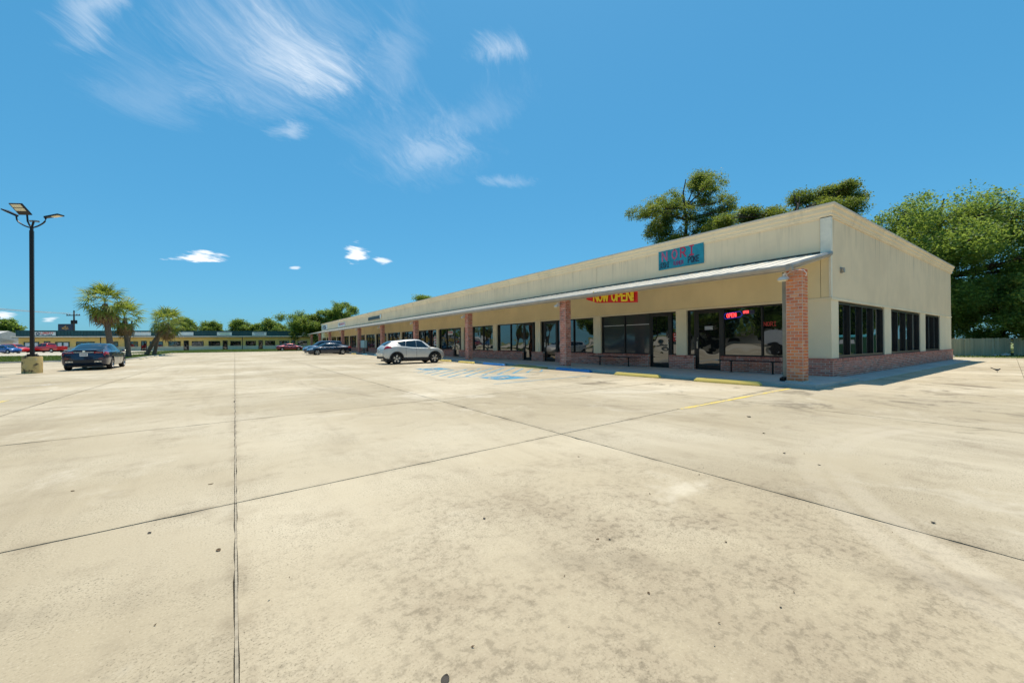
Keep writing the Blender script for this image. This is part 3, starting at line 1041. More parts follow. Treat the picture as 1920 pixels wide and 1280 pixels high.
def lay(a, b, z0, z1, nrm, course, length, parent, mat, single, proud=0.012, joint=0.017, stuff=None, bond=0.0):
    """courses of bricks on the wall from a to b (2D); single -> each brick its own object"""
    a, b = Vector(a), Vector(b); L_ = (b - a).length; d = (b - a) / L_
    nr = Vector(nrm)
    n = max(1, round((z1 - z0) / course)); ch = (z1 - z0) / n
    rz = math.atan2(-nr.x, nr.y) + math.pi   # brick front (-Y) faces nrm
    for k in range(n):
        zc = z0 + (k + .5) * ch
        x = -length / 2 if (k % 2) else 0.0
        x += bond
        while x < L_ - .01:
            x0, x1 = max(x, 0), min(x + length, L_)
            if x1 - x0 > 0.03:
                ll = x1 - x0 - joint; hh = ch - joint
                c = a + d * (x0 + x1) / 2
                pr = proud + RB.uniform(-.002, .003)
                if single:
                    o = bpy.data.objects.new('brick', brick_mesh(ll, hh, 0.012, mat))
                    COL.objects.link(o)
                    o.parent = parent
                    off = Vector((0, 0, 0)); p = parent
                    while p is not None: off += Vector(p.location); p = p.parent
                    o.location = Vector((c.x, c.y, zc)) - off + Vector((nr.x, nr.y, 0)) * (pr - .012)
                    o.rotation_euler = (0, 0, rz)
                else:
                    e = .004
                    for_pts = []
                    hx = ll / 2; hz = hh / 2
                    for (sx, sz, out, ee) in [(-1, -1, 0, 0), (1, -1, 0, 0), (1, 1, 0, 0), (-1, 1, 0, 0), (-1, -1, pr, e), (1, -1, pr, e), (1, 1, pr, e), (-1, 1, pr, e)]:
                        p = c + d * (sx * (hx - ee)) + nr * out
                        for_pts.append((p.x, p.y, zc + sz * (hz - ee)))
                    stuff.add(for_pts, [(4, 5, 6, 7), (0, 1, 5, 4), (1, 2, 6, 5), (2, 3, 7, 6), (3, 0, 4, 7)])
            x += length


# columns
CX0, CX1 = 13.30, 13.66
col_y = [4.62 + 9.94 * k for k in range(10)]
column_objs = []
for k, y0 in enumerate(col_y):
    y1 = y0 + .41
    top = 3.36
    c_ = MB(); c_.box(CX0, CX1, y0, y1, .10, top)
    c_.box(CX0 - .03, CX1 + .03, y0 - .03, y1 + .03, .10, .125)
    cm = c_.build('brick_column', 'mortar', mall)
    column_objs.append(cm)
    mat = 'brick_orange' if k == 0 else 'brick'
    rest = MB()
    if k == 0:
        lay((CX0, y1), (CX0, y0), .13, top, (-1, 0), .0885, .205, cm, mat, True)
        lay((CX0, y0), (CX1, y0), .13, top, (0, -1), .0885, .205, cm, mat, True, bond=-.05)
    else:
        lay((CX0, y1), (CX0, y0), .13, top, (-1, 0), .0885, .205, cm, mat, False, stuff=rest)
        lay((CX0, y0), (CX1, y0), .13, top, (0, -1), .0885, .205, cm, mat, False, stuff=rest, bond=-.05)
    lay((CX1, y0), (CX1, y1), .13, top, (1, 0), .0885, .205, cm, mat, False, stuff=rest)
    lay((CX1, y1), (CX0, y1), .13, top, (0, 1), .0885, .205, cm, mat, False, stuff=rest)
    ro = rest.build('brickwork', mat, cm); ro['kind'] = 'stuff'
    # flood lamp on the column
    fl = MB()
    lx, ly, lz = CX0 - .16, y1 - .02, 3.04
    fl.add([(lx - .13, ly - .10, lz + .02), (lx + .10, ly - .10, lz + .06), (lx + .10, ly + .14, lz + .06), (lx - .13, ly + .14, lz + .02),
            (lx - .09, ly - .06, lz + .10), (lx + .08, ly - .06, lz + .14), (lx + .08, ly + .10, lz + .14), (lx - .09, ly + .10, lz + .10)],
           [(4, 5, 6, 7), (0, 1, 5, 4), (1, 2, 6, 5), (2, 3, 7, 6), (3, 0, 4, 7)])
    fl.add([(lx - .13, ly - .10, lz + .02), (lx + .10, ly - .10, lz + .06), (lx + .10, ly + .14, lz + .06), (lx - .13, ly + .14, lz + .02),
            (lx - .10, ly - .07, lz - .03), (lx + .07, ly - .07, lz + .0), (lx + .07, ly + .11, lz + .0), (lx - .10, ly + .11, lz - .03)],
           [(0, 1, 2, 3)])
    fl.box(lx - .02, lx + .16, ly - .02, ly + .04, lz + .13, lz + .20)
    fl.box(lx + .05, lx + .16, ly - .01, ly + .03, lz + .20, lz + .24)
    fo = fl.build('flood_lamp', 'lamp_white', mall)
    ln = MB()
    ln.add([(lx - .12, ly - .09, lz + .015), (lx + .09, ly - .09, lz + .052), (lx + .09, ly + .13, lz + .052), (lx - .12, ly + .13, lz + .015),
            (lx - .08, ly - .06, lz - .035), (lx + .06, ly - .06, lz - .005), (lx + .06, ly + .10, lz - .005), (lx - .08, ly + .10, lz - .035)],
           [(4, 5, 6, 7), (0, 1, 5, 4), (1, 2, 6, 5), (2, 3, 7, 6), (3, 0, 4, 7)])
    ln.build('lens', 'lens', fo)
cb = MB()
cb.tube([(13.16, 4.98, 3.18), (13.2, 4.9, 3.28), (13.26, 4.72, 3.325), (13.3, 4.58, 3.30), (13.32, 4.52, 3.20), (13.33, 4.54, 3.12)], .009, 6)
cb.build('cable', 'lamp_white', mall, smooth=True)
dsp = MB()
dsp.box(13.50, 13.60, 5.11, 5.21, .20, 3.34); dsp.build('downspout', 'downspout', mall)
el = MB(); el.hexa([(13.30, 5.10, .11), (13.60, 5.10, .11), (13.60, 5.22, .11), (13.30, 5.22, .11), (13.30, 5.10, .19), (13.60, 5.10, .24), (13.60, 5.22, .24), (13.30, 5.22, .19)])
el.build('downspout_shoe', 'black_metal', mall)

# canopy ---------------------------------------------------------------------------
GX, GZ = 12.97, 3.45           # outer eave
WZ = 4.22                      # where it meets the wall
CY0, CY1 = 4.84, 95.6
can = MB()
can.hexa([(GX + .04, CY0 + .06, GZ - .06), (W, CY0 + .06, WZ - .06), (W, CY1, WZ - .06), (GX + .04, CY1, GZ - .06),
          (GX + .04, CY0 + .06, GZ - .012), (W, CY0 + .06, WZ - .012), (W, CY1, WZ - .012), (GX + .04, CY1, GZ - .012)])
canopy = can.build('canopy', 'soffit', mall)
sf = MB()
sf.hexa([(GX + .05, CY0 + .07, GZ - .17), (W, CY0 + .07, WZ - .17), (W, CY1, WZ - .17), (GX + .05, CY1, GZ - .17),
         (GX + .05, CY0 + .07, GZ - .15), (W, CY0 + .07, WZ - .15), (W, CY1, WZ - .15), (GX + .05, CY1, GZ - .15)])
sf.build('soffit', 'soffit', canopy)
pm = bpy.data.meshes.new('roof_panel')
PW = 0.455
b_ = MB()
dz = (WZ - GZ)
b_.add([(GX, 0, GZ), (W - .002, 0, WZ), (W - .002, PW - .006, WZ), (GX, PW - .006, GZ), (GX, 0, GZ - .008), (W - .002, 0, WZ - .008), (W - .002, PW - .006, WZ - .008), (GX, PW - .006, GZ - .008)],
       [(0, 1, 2, 3), (7, 6, 5, 4), (0, 4, 5, 1), (1, 5, 6, 2), (2, 6, 7, 3), (3, 7, 4, 0)])
b_.hexa([(GX + .01, -.02, GZ), (W - .003, -.02, WZ), (W - .003, .018, WZ), (GX + .01, .018, GZ), (GX + .01, -.012, GZ + .022), (W - .003, -.012, WZ + .022), (W - .003, .010, WZ + .022), (GX + .01, .010, GZ + .022)])
ox, oy, oz = W, 50, 0
pm.from_pydata([(a - ox, b, c) for a, b, c in b_.v], [], b_.f); pm.materials.append(MATS['roof_metal']); pm.update()
y = CY0 + .05
while y < CY1 - PW:
    o = bpy.data.objects.new('roof_panel', pm); COL.objects.link(o); o.parent = canopy
    o.location = (0, y - 50, 0); y += PW
# gutter with rounded lower edge along the front, rake along the near end
GP = [(0.03, GZ - .01), (.10, GZ + .005), (.115, GZ - .05), (.10, GZ - .10), (.06, GZ - .15), (.0, GZ - .165), (-.05, GZ - .165), (-.05, GZ - .02)]
gu = MB()
gu.sweep([(GX, CY0 - .11), (GX, CY1 + .05)], [(-a, z) for a, z in GP][::-1])
gu.build('gutter', 'gutter', canopy)
rk = MB()
n0 = len(rk.v)
for X_, Z_ in ((GX - .115, GZ), (W - .02, WZ)):
    for off, dz_ in ((0.03, .01), (-.07, .02), (-.10, -.04), (-.085, -.10), (-.03, -.15), (.03, -.16)):
        rk.v.append((X_, CY0 + off, Z_ + dz_))
for k in range(6):
    rk.f.append([k, (k + 1) % 6, 6 + (k + 1) % 6, 6 + k]); rk.mi.append(0)
rk.f.append([0, 1, 2, 3, 4, 5]); rk.f.append([11, 10, 9, 8, 7, 6]); rk.mi += [0, 0]
rk.build('rake_trim', 'gutter', canopy)
fs = MB(); fs.hexa([(W - .03, CY0 + .05, WZ + .0), (W - .004, CY0 + .05, WZ + .0), (W - .004, CY1, WZ + .0), (W - .03, CY1, WZ + .0),
                    (W - .012, CY0 + .05, WZ + .06), (W - .004, CY0 + .05, WZ + .06), (W - .004, CY1, WZ + .06), (W - .012, CY1, WZ + .06)])
fs.build('wall_flashing', 'panel_gap', canopy)


# storefront -----------------------------------------------------------------------
def bar_x(mb, y0, y1, z0, z1, x0=W + .10, x1=W + .22): mb.box(x0, x1, y0, y1, z0, z1)


def window(y0, y1, z0, z1, mull, glass='shop_glass'):
    """front window facing -X: frame with mullions, each pane its own piece"""
    f = MB(); t_ = .05
    f.box(W + .10, W + .22, y0, y1, z1 - t_, z1); f.box(W + .085, W + .22, y0, y1, z0, z0 + .055)
    edges = [y0 + t_ / 2] + list(mull) + [y1 - t_ / 2]
    for e in edges: f.box(W + .095, W + .22, e - t_ / 2, e + t_ / 2, z0 + .05, z1 - t_ + .002)
    fo = f.build('window', 'frame_bronze', mall)
    for a, b in zip(edges[:-1], edges[1:]):
        p = MB(); p.box(W + .165, W + .18, a + t_ / 2 - .005, b - t_ / 2 + .005, z0 + .05, z1 - t_)
        p.build('pane', glass if isinstance(glass, str) else glass.pop(0), fo)
    return fo


def door(y0, y1, side=1):
    f = MB()
    z0, z1 = .10, ZW
    f.box(W + .095, W + .22, y0, y0 + .05, z0, z1 - .05); f.box(W + .095, W + .22, y1 - .05, y1, z0, z1 - .05)
    f.box(W + .09, W + .22, y0, y1, z1 - .05, z1)
    f.box(W + .10, W + .22, y0 + .05, y1 - .05, z0, z0 + .02)
    # leaf rails
    a, b = y0 + .055, y1 - .055
    f.box(W + .11, W + .16, a, a + .085, z0 + .025, z1 - .055); f.box(W + .11, W + .16, b - .085, b, z0 + .025, z1 - .055)
    f.box(W + .112, W + .16, a + .085, b - .085, z1 - .17, z1 - .055); f.box(W + .112, W + .16, a + .085, b - .085, z0 + .025, z0 + .20)
    fo = f.build('door', 'frame_bronze', mall)
    p = MB(); p.box(W + .13, W + .142, a + .08, b - .08, z0 + .19, z1 - .165); p.build('pane', 'shop_glass', fo)
    hy = a + .05 if side < 0 else b - .05
    h_ = MB(); h_.tube([(W + .11, hy, 1.0), (W + .05, hy, 1.0), (W + .05, hy, 1.3), (W + .11, hy, 1.3)], .013, 6)
    h_.build('handle', 'chrome', fo)
    lk = MB(); lk.lathe([(.022, 0), (.022, .02)], 10, 'X', (W + .09, hy, 1.42)); lk.build('lock', 'chrome', fo)


def wainscot(y0, y1, single=False, core=None):
    wm = MB(); wm.box(W - .06, W + .20, core if core else y0, y1, .06, ZB - .075)
    wo = wm.build('brick_wall', 'mortar', mall)
    rest = MB()
    lay((W - .06, y1), (W - .06, y0), .10, ZB - .08, (-1, 0), .074, .235, wo, 'brick', single, stuff=rest, bond=0.0 if single else RB.uniform(-.1, 0))
    for ye, nn in ((() if single else ((y0, (0, -1)),)) + ((y1, (0, 1)),)):
        lay((W - .06, ye) if nn[1] < 0 else (W + .10, ye), (W + .10, ye) if nn[1] < 0 else (W - .06, ye), .10, ZB - .08, nn, .074, .235, wo, 'brick', False, stuff=rest, proud=.004)
    # rowlock cap: bricks on edge
    yv = y0
    while yv < y1 - .02:
        ye = min(yv + .078, y1)
        h_ = ZB - .002 + RB.uniform(-.002, .002)
        rest.box(W - .085, W + .09, yv + .005, ye - .005, ZB - .075, h_)
        yv = ye
    cm_ = MB(); cm_.box(W - .07, W + .10, core if core else y0 + .004, y1 - .004, ZB - .076, ZB - .008); cm_.build('cap_mortar', 'mortar', wo)
    r_ = rest.build('brickwork', 'brick', wo, fix=False); r_['kind'] = 'stuff'


def pier(y0, y1, z0=ZB):
    onebox('pier', 'stucco_trim', mall, W - .005, W + .24, y0, y1, z0, ZW)


# bays (near to far): kind, limits, mullions
pier(CY + .0, 5.55)
wainscot(CY - .06, 6.5, True, core=CY + .225)
wainscot(6.5, 8.46)
window(5.55, 8.46, ZB, ZW, [6.98])
door(8.46, 9.62, 1)
window(9.62, 9.97, ZB, ZW, [])
wainscot(9.62, 10.80)
pier(9.97, 10.47)
window(10.47, 10.80, ZB, ZW, [])
door(10.80, 11.90, -1)
window(11.90, 14.94, ZB, ZW, [13.42], ['blind_glass', 'blind_glass'])
wainscot(11.90, 18.62)
pier(14.94, 15.47)
window(15.47, 18.62, ZB, ZW, [17.14])
door(18.62, 19.82, 1)
window(19.82, 20.12, ZB, ZW, [])
wainscot(19.82, 20.98)
pier(20.12, 20.65)
window(20.65, 20.98, ZB, ZW, [])
door(20.98, 22.05, 1)
window(22.05, 25.32, ZB, ZW, [23.65])
wainscot(22.05, 31.25)
pier(25.32, 25.88)
window(25.88, 30.6, ZB, ZW, [27.5, 29.1])
pier(30.6, 31.1)
y0 = 31.1; k = 0
prev = 31.25
while y0 < YE - 5:
    y1 = y0 + 4.68
    if k % 2 == 0:
        window(y0, y0 + .35, ZB, ZW, []); door(y0 + .35, y0 + 1.5, 1)
        window(y0 + 1.5, y1, ZB, ZW, [y0 + 3.1])
        if y0 > prev + .3: wainscot(prev, y0 + .35)
        else: wainscot(y0 + .15, y0 + .35)
        prev = y0 + 1.5
    else:
        window(y0, y1 - 1.5, ZB, ZW, [y0 + 1.6]); door(y1 - 1.5, y1 - .35, -1)
        window(y1 - .35, y1, ZB, ZW, [])
        wainscot(prev, y1 - 1.5); prev = y1 - .35
    pier(y1, y1 + .52)
    y0 = y1 + .52; k += 1
wainscot(prev, YE)
pier(y0 - .01, YE - .02)

# side wall: corner, windows, brick base
onebox('pier', 'stucco_trim', mall, W + .245, 16.88, CY - .005, CY + .24, ZB, ZW)
onebox('corner_pier', 'stucco_trim', mall, W - .004, W + .243, CY - .006, CY - .0005, ZB, ZW)


def side_window(x0, x1, mull):
    f = MB(); z0, z1 = ZB + .03, ZW - .02; t_ = .05
    f.box(x0, x1, CY + .06, CY + .24, z1 - .05, z1); f.box(x0, x1, CY + .03, CY + .24, z0 - .03, z0 + .06)
    edges = [x0 + t_ / 2] + mull + [x1 - t_ / 2]
    for e in edges: f.box(e - t_ / 2, e + t_ / 2, CY + .04, CY + .24, z0 + .055, z1 - .045)
    fo = f.build('window', 'frame_bronze', mall)
    fl_ = MB()
    for e in edges: fl_.box(e - t_ / 2 - .003, e - t_ / 2 + .022, CY + .030, CY + .045, z0 + .06, z1 - .05)
    fl_.box(x0 + .02, x1 - .02, CY + .045, CY + .058, z1 - .075, z1 - .052)
    fl_.build('frame_edge', 'frame_light', fo)
    for a, b in zip(edges[:-1], edges[1:]):
        p = MB(); p.box(a + t_ / 2 - .004, b - t_ / 2 + .004, CY + .135, CY + .15, z0 + .05, z1 - .045)
        p.build('pane', 'side_glass', fo)


side_window(16.88, 22.27, [18.2, 19.55, 20.92])
side_window(23.27, 28.56, [24.52, 25.88, 27.2])
side_window(29.68, 33.28, [30.70, 32.0])
for a, b in ((22.27, 23.27), (28.56, 29.68), (33.28, XE)):
    onebox('pier', 'stucco_trim', mall, a, b, CY - .005, CY + .24, ZB, ZW)
bw = MB(); bw.box(W - .06, XE + .04, CY - .06, CY + .22, .0, ZB - .075)
bo = bw.build('brick_wall', 'mortar', mall)
rest = MB()
lay((W - .06, CY - .06), (XE + .04, CY - .06), .02, ZB - .08, (0, -1), .074, .235, bo, 'brick', False, stuff=rest)
xv = W - .08
while xv < XE + .03:
    rest.box(xv + .005, xv + .073, CY - .085, CY + .10, ZB - .075, ZB - .002 + RB.uniform(-.002, .002)); xv += .078
r_ = rest.build('brickwork', 'brick', bo, fix=False); r_['kind'] = 'stuff'
onebox('cap_mortar', 'mortar', bo, W - .06, XE + .04, CY - .07, CY + .12, ZB - .076, ZB - .008)
# small fittings on the side wall
vt = MB(); vt.lathe([(.09, 0), (.09, .05), (.06, .09), (.03, .10)], 14, 'Y', (17.15, CY - .1, 3.70)); vt.box(17.06, 17.24, CY - .02, CY, 3.60, 3.80)
vt.build('wall_vent', 'gutter', mall)
for zz in (4.2, 3.45, 2.8):
    onebox('security_light', 'lamp_white', mall, XE + .05, XE + .22, CY + .02, CY + .18, zz, zz + .14)

# ================================================================== signs on the shops
RTV, UPV, NV = (0, -1, 0), (0, 0, 1), (-1, 0, 0)      # reading direction on the shop front
sg = thing('shop_sign', 'hand-painted teal sign reading NORI SUSHI RAMEN POKE on the parapet', 'sign', (W - .03, 10.22, 4.58))
bd = MB(); bd.box(W - .05, W - .004, 9.14, 11.30, 4.58, 5.46); bd.build('board', 'sign_teal', sg)
sx = W - .05
rj = random.Random(3)
for i, (ch, y, wd) in enumerate((('N', 11.10, 1.0), ('O', 10.60, 1.0), ('R', 10.18, 1.0), ('I', 9.78, 1.0))):
    t_ = MB()
    stroke_text(t_, ch, (sx, y, 4.96 + (.0, .02, .04, .05)[i]), RTV, UPV, NV, .41, .062, hscale=.88, jitter=.04, rnd=rj)
    t_.build('letter', 'sign_pink' if i < 2 else 'sign_red', sg)
t_ = MB(); stroke_text(t_, 'SUSHI', (sx, 11.24, 4.66), RTV, UPV, NV, .22, .030, hscale=.55, jitter=.12, rnd=rj); t_.build('lettering', 'sign_ink', sg)
t_ = MB(); stroke_text(t_, 'RAMEN', (sx, 10.52, 4.69), RTV, UPV, NV, .17, .026, hscale=.62, jitter=.15, rnd=rj); t_.build('lettering', 'sign_maroon', sg)
t_ = MB(); stroke_text(t_, 'POKE', (sx, 9.83, 4.68), RTV, UPV, NV, .25, .044, hscale=.62, jitter=.12, rnd=rj); t_.build('lettering', 'sign_ink', sg)

# further signs along the parapet
s2 = thing('wall_sign', 'long dark board sign with a round white emblem on the cream parapet', 'sign', (W, 57.3, 4.8))
onebox('board', 'frame_bronze', s2, W - .09, W - .004, 54.7, 60.2, 4.68, 5.10)
e_ = MB(); e_.lathe([(.30, 0), (.30, .06)], 18, 'X', (W - .10, 54.2, 4.98)); e_.build('emblem', 'sign_white', s2)
s3 = thing('wall_sign', 'pink and white sign with red letters above the far end shops', 'sign', (W, 78, 4.5))
onebox('board', 'sign_white', s3, W - .09, W - .004, 75.2, 81.0, 4.45, 5.2)
for i in range(5):
    onebox('stripe', 'sign_red' if i < 4 else 'sign_ink', s3, W - .10, W - .088, 75.6 + i * 1.0, 76.2 + i * 1.0, 4.72, 5.12)
s4 = thing('wall_sign', 'white square sign with a dark blue figure at the far end of the parapet', 'sign', (W, 95, 4.4))
onebox('board', 'sign_white', s4, W - .09, W - .004, 91.8, 98.2, 4.40, 5.5)
t_ = MB()
for a, b, c, d in ((93.0, 95.6, 4.55, 4.8), (93.4, 94.2, 4.8, 5.3), (94.6, 95.9, 4.95, 5.35), (96.2, 96.9, 4.6, 5.1)):
    t_.box(W - .10, W - .088, a, b, c, d)
t_.build('figure', 'dark_ink', s4)

# banner hanging behind the gutter, its top hidden
bn = thing('banner', 'red banner with yellow NOW OPEN! letters hanging under the canopy edge', 'banner', (13.24, 11.6, 2.9))
ya, yb = 13.05, 10.22
bt = MB()
nseg = 14


def ban(t, s):   # t along, s down
    y = ya + (yb - ya) * t
    zt = 3.44; zb = 3.24 - .21 * min(1, t / .22) - .16 * max(0, (t - .22) / .78)
    x = 13.22 + .03 * math.sin(t * 9) * s
    return (x, y, zt + (zb - zt) * s)


for i in range(nseg):
    a, b = i / nseg, (i + 1) / nseg
    p = [ban(a, 0), ban(b, 0), ban(b, 1), ban(a, 1)]
    bt.hexa([p[3], p[2], (p[2][0] + .004, *p[2][1:]), (p[3][0] + .004, *p[3][1:]), p[0], p[1], (p[1][0] + .004, *p[1][1:]), (p[0][0] + .004, *p[0][1:])])
bt.build('cloth', 'banner_red', bn)
t_ = MB(); stroke_text(t_, 'NOW OPEN!', (13.175, 12.55, 3.115), (0, -1, -.07), (0, 0, 1), NV, .40, .075, hscale=.86, track=.14)
t_.build('lettering', 'banner_yellow', bn)
for yv, z_ in ((13.0, 3.40), (10.26, 3.40)):
    c_ = MB(); c_.tube([(13.2, yv, z_), (13.06, yv - .08 if yv < 11 else yv + .1, 3.46)], .006, 5); c_.build('tie_cord', 'lamp_white', bn)

# neon and window lettering
ne = thing('neon_sign', 'glowing red OPEN neon sign with blue outline in the shop window', 'sign', (W + .1, 8.0, 2.25))
t_ = MB(); stroke_text(t_, 'OPEN', (W + .145, 8.30, 2.24), (0, -1, .06), UPV, NV, .15, .020, hscale=.75, thick=.012); t_.build('tubing', 'neon_red', ne)
t_ = MB()
for a, b in zip([(8.36, 2.19), (7.78, 2.24), (7.70, 2.33), (7.78, 2.46), (8.36, 2.41), (8.42, 2.30)], [(7.78, 2.24), (7.70, 2.33), (7.78, 2.46), (8.36, 2.41), (8.42, 2.30), (8.36, 2.19)]):
    t_.tube([(W + .15, a[0], a[1]), (W + .15, b[0], b[1])], .006, 5)
t_.build('outline', 'neon_blue', ne)
ne2 = thing('neon_sign', 'small dim red neon lettering beside the glowing OPEN sign', 'sign', (W + .1, 7.5, 2.35))
t_ = MB(); stroke_text(t_, 'OPEN', (W + .15, 7.66, 2.37), (0, -1, .04), UPV, NV, .09, .014, hscale=.65, thick=.010); t_.build('tubing', 'neon_red', ne2)
onebox('backing', 'dark_ink', ne2, W + .155, W + .163, 7.26, 7.70, 2.33, 2.49)


def poster(label, y0, y1, z0, z1, mat, lines=0, ink='dark_ink', grp=None):
    t = thing('poster', label, 'poster', (W + .16, (y0 + y1) / 2, z0), group=grp)
    onebox('sheet', mat, t, W + .155, W + .160, y0, y1, z0, z1)
    if lines:
        l_ = MB()
        for i in range(lines):
            z = z1 - (i + .7) * (z1 - z0) / (lines + .4)
            l_.box(W + .150, W + .154, y0 + .06 + .05 * (i % 2), y1 - .06 - .09 * (i % 3), z, z + .4 * (z1 - z0) / (lines + .4))
        l_.build('print', ink, t)
    return t


hd = thing('door_lettering', 'white opening hours lettering on the glass door beside the neon', 'lettering', (W + .12, 9.05, 1.75))
l_ = MB()
for i in range(3): l_.box(W + .124, W + .128, 8.86 + .02 * (i % 2), 9.22, 1.78 + i * .055, 1.81 + i * .055)
l_.build('print', 'poster_white', hd)
nr = thing('window_lettering', 'dark red NORI lettering on the window pane behind the downspout', 'lettering', (W + .15, 6.76, 1.85))
t_ = MB(); stroke_text(t_, 'NORI', (W + .16, 6.93, 1.85), RTV, UPV, NV, .15, .022, hscale=.85, thick=.003); t_.build('print', 'poster_red', nr)
poster('orange red notice taped to the narrow pane between two doors', 10.56, 10.72, 1.30, 1.68, 'poster_red', 3, 'poster_white')
poster('white poster with red top in the window past the silver crossover', 36.6, 37.2, 1.05, 1.95, 'poster_white', 3, 'poster_red')
poster('pale poster in the upper window behind the silver crossover roof', 41.9, 43.0, 1.9, 2.45, 'poster_white', 2)
poster('tall narrow white notice in the window behind the utility cabinet', 46.9, 47.3, .95, 2.3, 'poster_white', 6, 'dark_ink')
poster('oval white and red decal on the shop window near the crossover bonnet', 33.0, 34.0, 2.05, 2.4, 'poster_white', 1, 'poster_red')
for i, (ya_, yb_) in enumerate(((13.50, 14.86), (12.0, 13.35))):
    o = thing('blind_rail', 'white blind rail showing inside the grey blinded shop window', 'blind', (W + .16, (ya_ + yb_) / 2, 2.1), group='rails of the two grey blinds')
    onebox('rail', 'poster_white', o, W + .158, W + .163, ya_, yb_, 2.125, 2.150)

# ================================================================== wheel stops
def stop_mesh():
    b = MB()
    L_, w0, w1, h_ = 0.97, .085, .055, .115
    for s1, s2 in ((-1, 1),):
        b.add([(-w0, -L_, 0), (w0, -L_, 0), (w0, L_, 0), (-w0, L_, 0),
               (-w0, -L_, .045), (w0, -L_, .045), (w0, L_, .045), (-w0, L_, .045),
               (-w1, -L_ + .07, h_), (w1, -L_ + .07, h_), (w1, L_ - .07, h_), (-w1, L_ - .07, h_)],
              [(0, 3, 2, 1), (0, 1, 5, 4), (1, 2, 6, 5), (2, 3, 7, 6), (3, 0, 4, 7), (4, 5, 9, 8), (5, 6, 10, 9), (6, 7, 11, 10), (7, 4, 8, 11), (8, 9, 10, 11)])
    return b


def wheel_stop(x, y, mat, label, rz=0.0, sc=1.0, grp='wheel stops along the shop kerb'):
    b = stop_mesh()
    o = b.build('wheel_stop', mat)
    o.location = (x, y, 0.003); o.rotation_euler = (0, 0, rz); o.scale = (1, sc, 1)
    tag(o, label, 'wheel stop', grp)
    for s_ in (-1, 1):
        p = MB(); p.lathe([(.014, .116), (.014, .120)], 8, 'Z', (0, s_ * .6, 0))
        p.build('anchor_pin', 'black_metal', o, world=False)
    return o


wheel_stop(12.36, 6.32, 'stop_yellow', 'yellow concrete wheel stop in front of the brick corner column', R(3))
wheel_stop(12.34, 9.62, 'stop_yellow', 'yellow concrete wheel stop in front of the two shop doors', R(2))
wheel_stop(12.42, 13.12, 'stop_blue', 'bright blue wheel stop at the foot of the second brick column', R(-1), 1.15)
wheel_stop(12.30, 19.6, 'stop_blue', 'blue wheel stop beyond the yellow kerb ramp', R(-2), 1.2)
wheel_stop(12.25, 22.8, 'stop_yellow', 'yellow wheel stop in front of the third brick column', R(1))
wheel_stop(12.30, 26.1, 'stop_yellow', 'yellow wheel stop under the nose of the silver crossover', 0)
wheel_stop(12.30, 36.2, 'stop_yellow', 'yellow wheel stop behind the silver crossover', 0)
wheel_stop(12.30, 42.4, 'stop_teal', 'faded teal wheel stop between the silver crossover and the cabinet', R(2))
wheel_stop(12.30, 47.4, 'stop_teal', 'faded teal wheel stop beside the utility cabinet', R(-2))
wheel_stop(12.30, 52.6, 'stop_yellow', 'yellow wheel stop behind the dark blue sedan', 0)
for i in range(8):
    wheel_stop(-7.25 - .05 * i, 51.2 + 3.5 * i, 'stop_pale', 'pale weathered wheel stop along the palm island', R(2), .95, 'wheel stops along the palm island')
wheel_stop(-9.6, 48.8, 'stop_pale', 'pale wheel stop lying across the near tip of the palm island', R(80), .95, 'wheel stops along the palm island')

# ================================================================== benches, cabinet
def bench(y0, y1, legs, label):
    t = thing('bench', label, 'bench', (15.75, (y0 + y1) / 2, .10), group='narrow black benches on the walk')
    onebox('seat', 'black_metal', t, 15.62, 15.90, y0, y1, .53, .56)
    for y in legs:
        l_ = MB(); l_.box(15.74, 15.78, y - .02, y + .02, .10, .53); l_.box(15.66, 15.86, y - .025, y + .025, .10, .112)
        l_.box(15.65, 15.87, y - .02, y + .02, .505, .53)
        l_.build('leg', 'black_metal', t)


bench(12.15, 15.2, (12.75, 14.6), 'narrow black bench against the brick under the grey blinds')
bench(6.1, 8.3, (6.4, 7.85), 'narrow black bench under the window with the neon sign')
cbx = thing('utility_cabinet', 'pale blue-green electrical cabinet on a post beside a brick column', 'cabinet', (13.1, 50.9, .1))
onebox('box', 'cabinet', cbx, 12.95, 13.28, 50.2, 51.9, .80, 1.72)
onebox('door_panel', 'cabinet', cbx, 12.935, 12.95, 50.3, 51.8, .86, 1.66)
onebox('post', 'frame_light', cbx, 13.02, 13.2, 50.8, 51.2, .10, .80)
onebox('conduit', 'frame_light', cbx, 13.05, 13.12, 50.4, 50.5, .10, .80)

# ================================================================== cars
def pch(pts, x):
    """smooth monotone interpolation through (x, value) pairs"""
    if x <= pts[0][0]: return pts[0][1]
    if x >= pts[-1][0]: return pts[-1][1]
    for i in range(len(pts) - 1):
        if pts[i][0] <= x <= pts[i + 1][0]: break
    x0, y0 = pts[i]; x1, y1 = pts[i + 1]; h_ = x1 - x0

    def slope(j):
        if j <= 0 or j >= len(pts) - 1: return (pts[min(j + 1, len(pts) - 1)][1] - pts[max(j - 1, 0)][1]) / max(1e-6, pts[min(j + 1, len(pts) - 1)][0] - pts[max(j - 1, 0)][0])
        a = (pts[j][1] - pts[j - 1][1]) / (pts[j][0] - pts[j - 1][0]); b = (pts[j + 1][1] - pts[j][1]) / (pts[j + 1][0] - pts[j][0])
        return 0.0 if a * b <= 0 else 2 * a * b / (a + b)
    m0, m1 = slope(i), slope(i + 1)
    t = (x - x0) / h_
    return (2 * t ** 3 - 3 * t * t + 1) * y0 + (t ** 3 - 2 * t * t + t) * h_ * m0 + (-2 * t ** 3 + 3 * t * t) * y1 + (t ** 3 - t * t) * h_ * m1


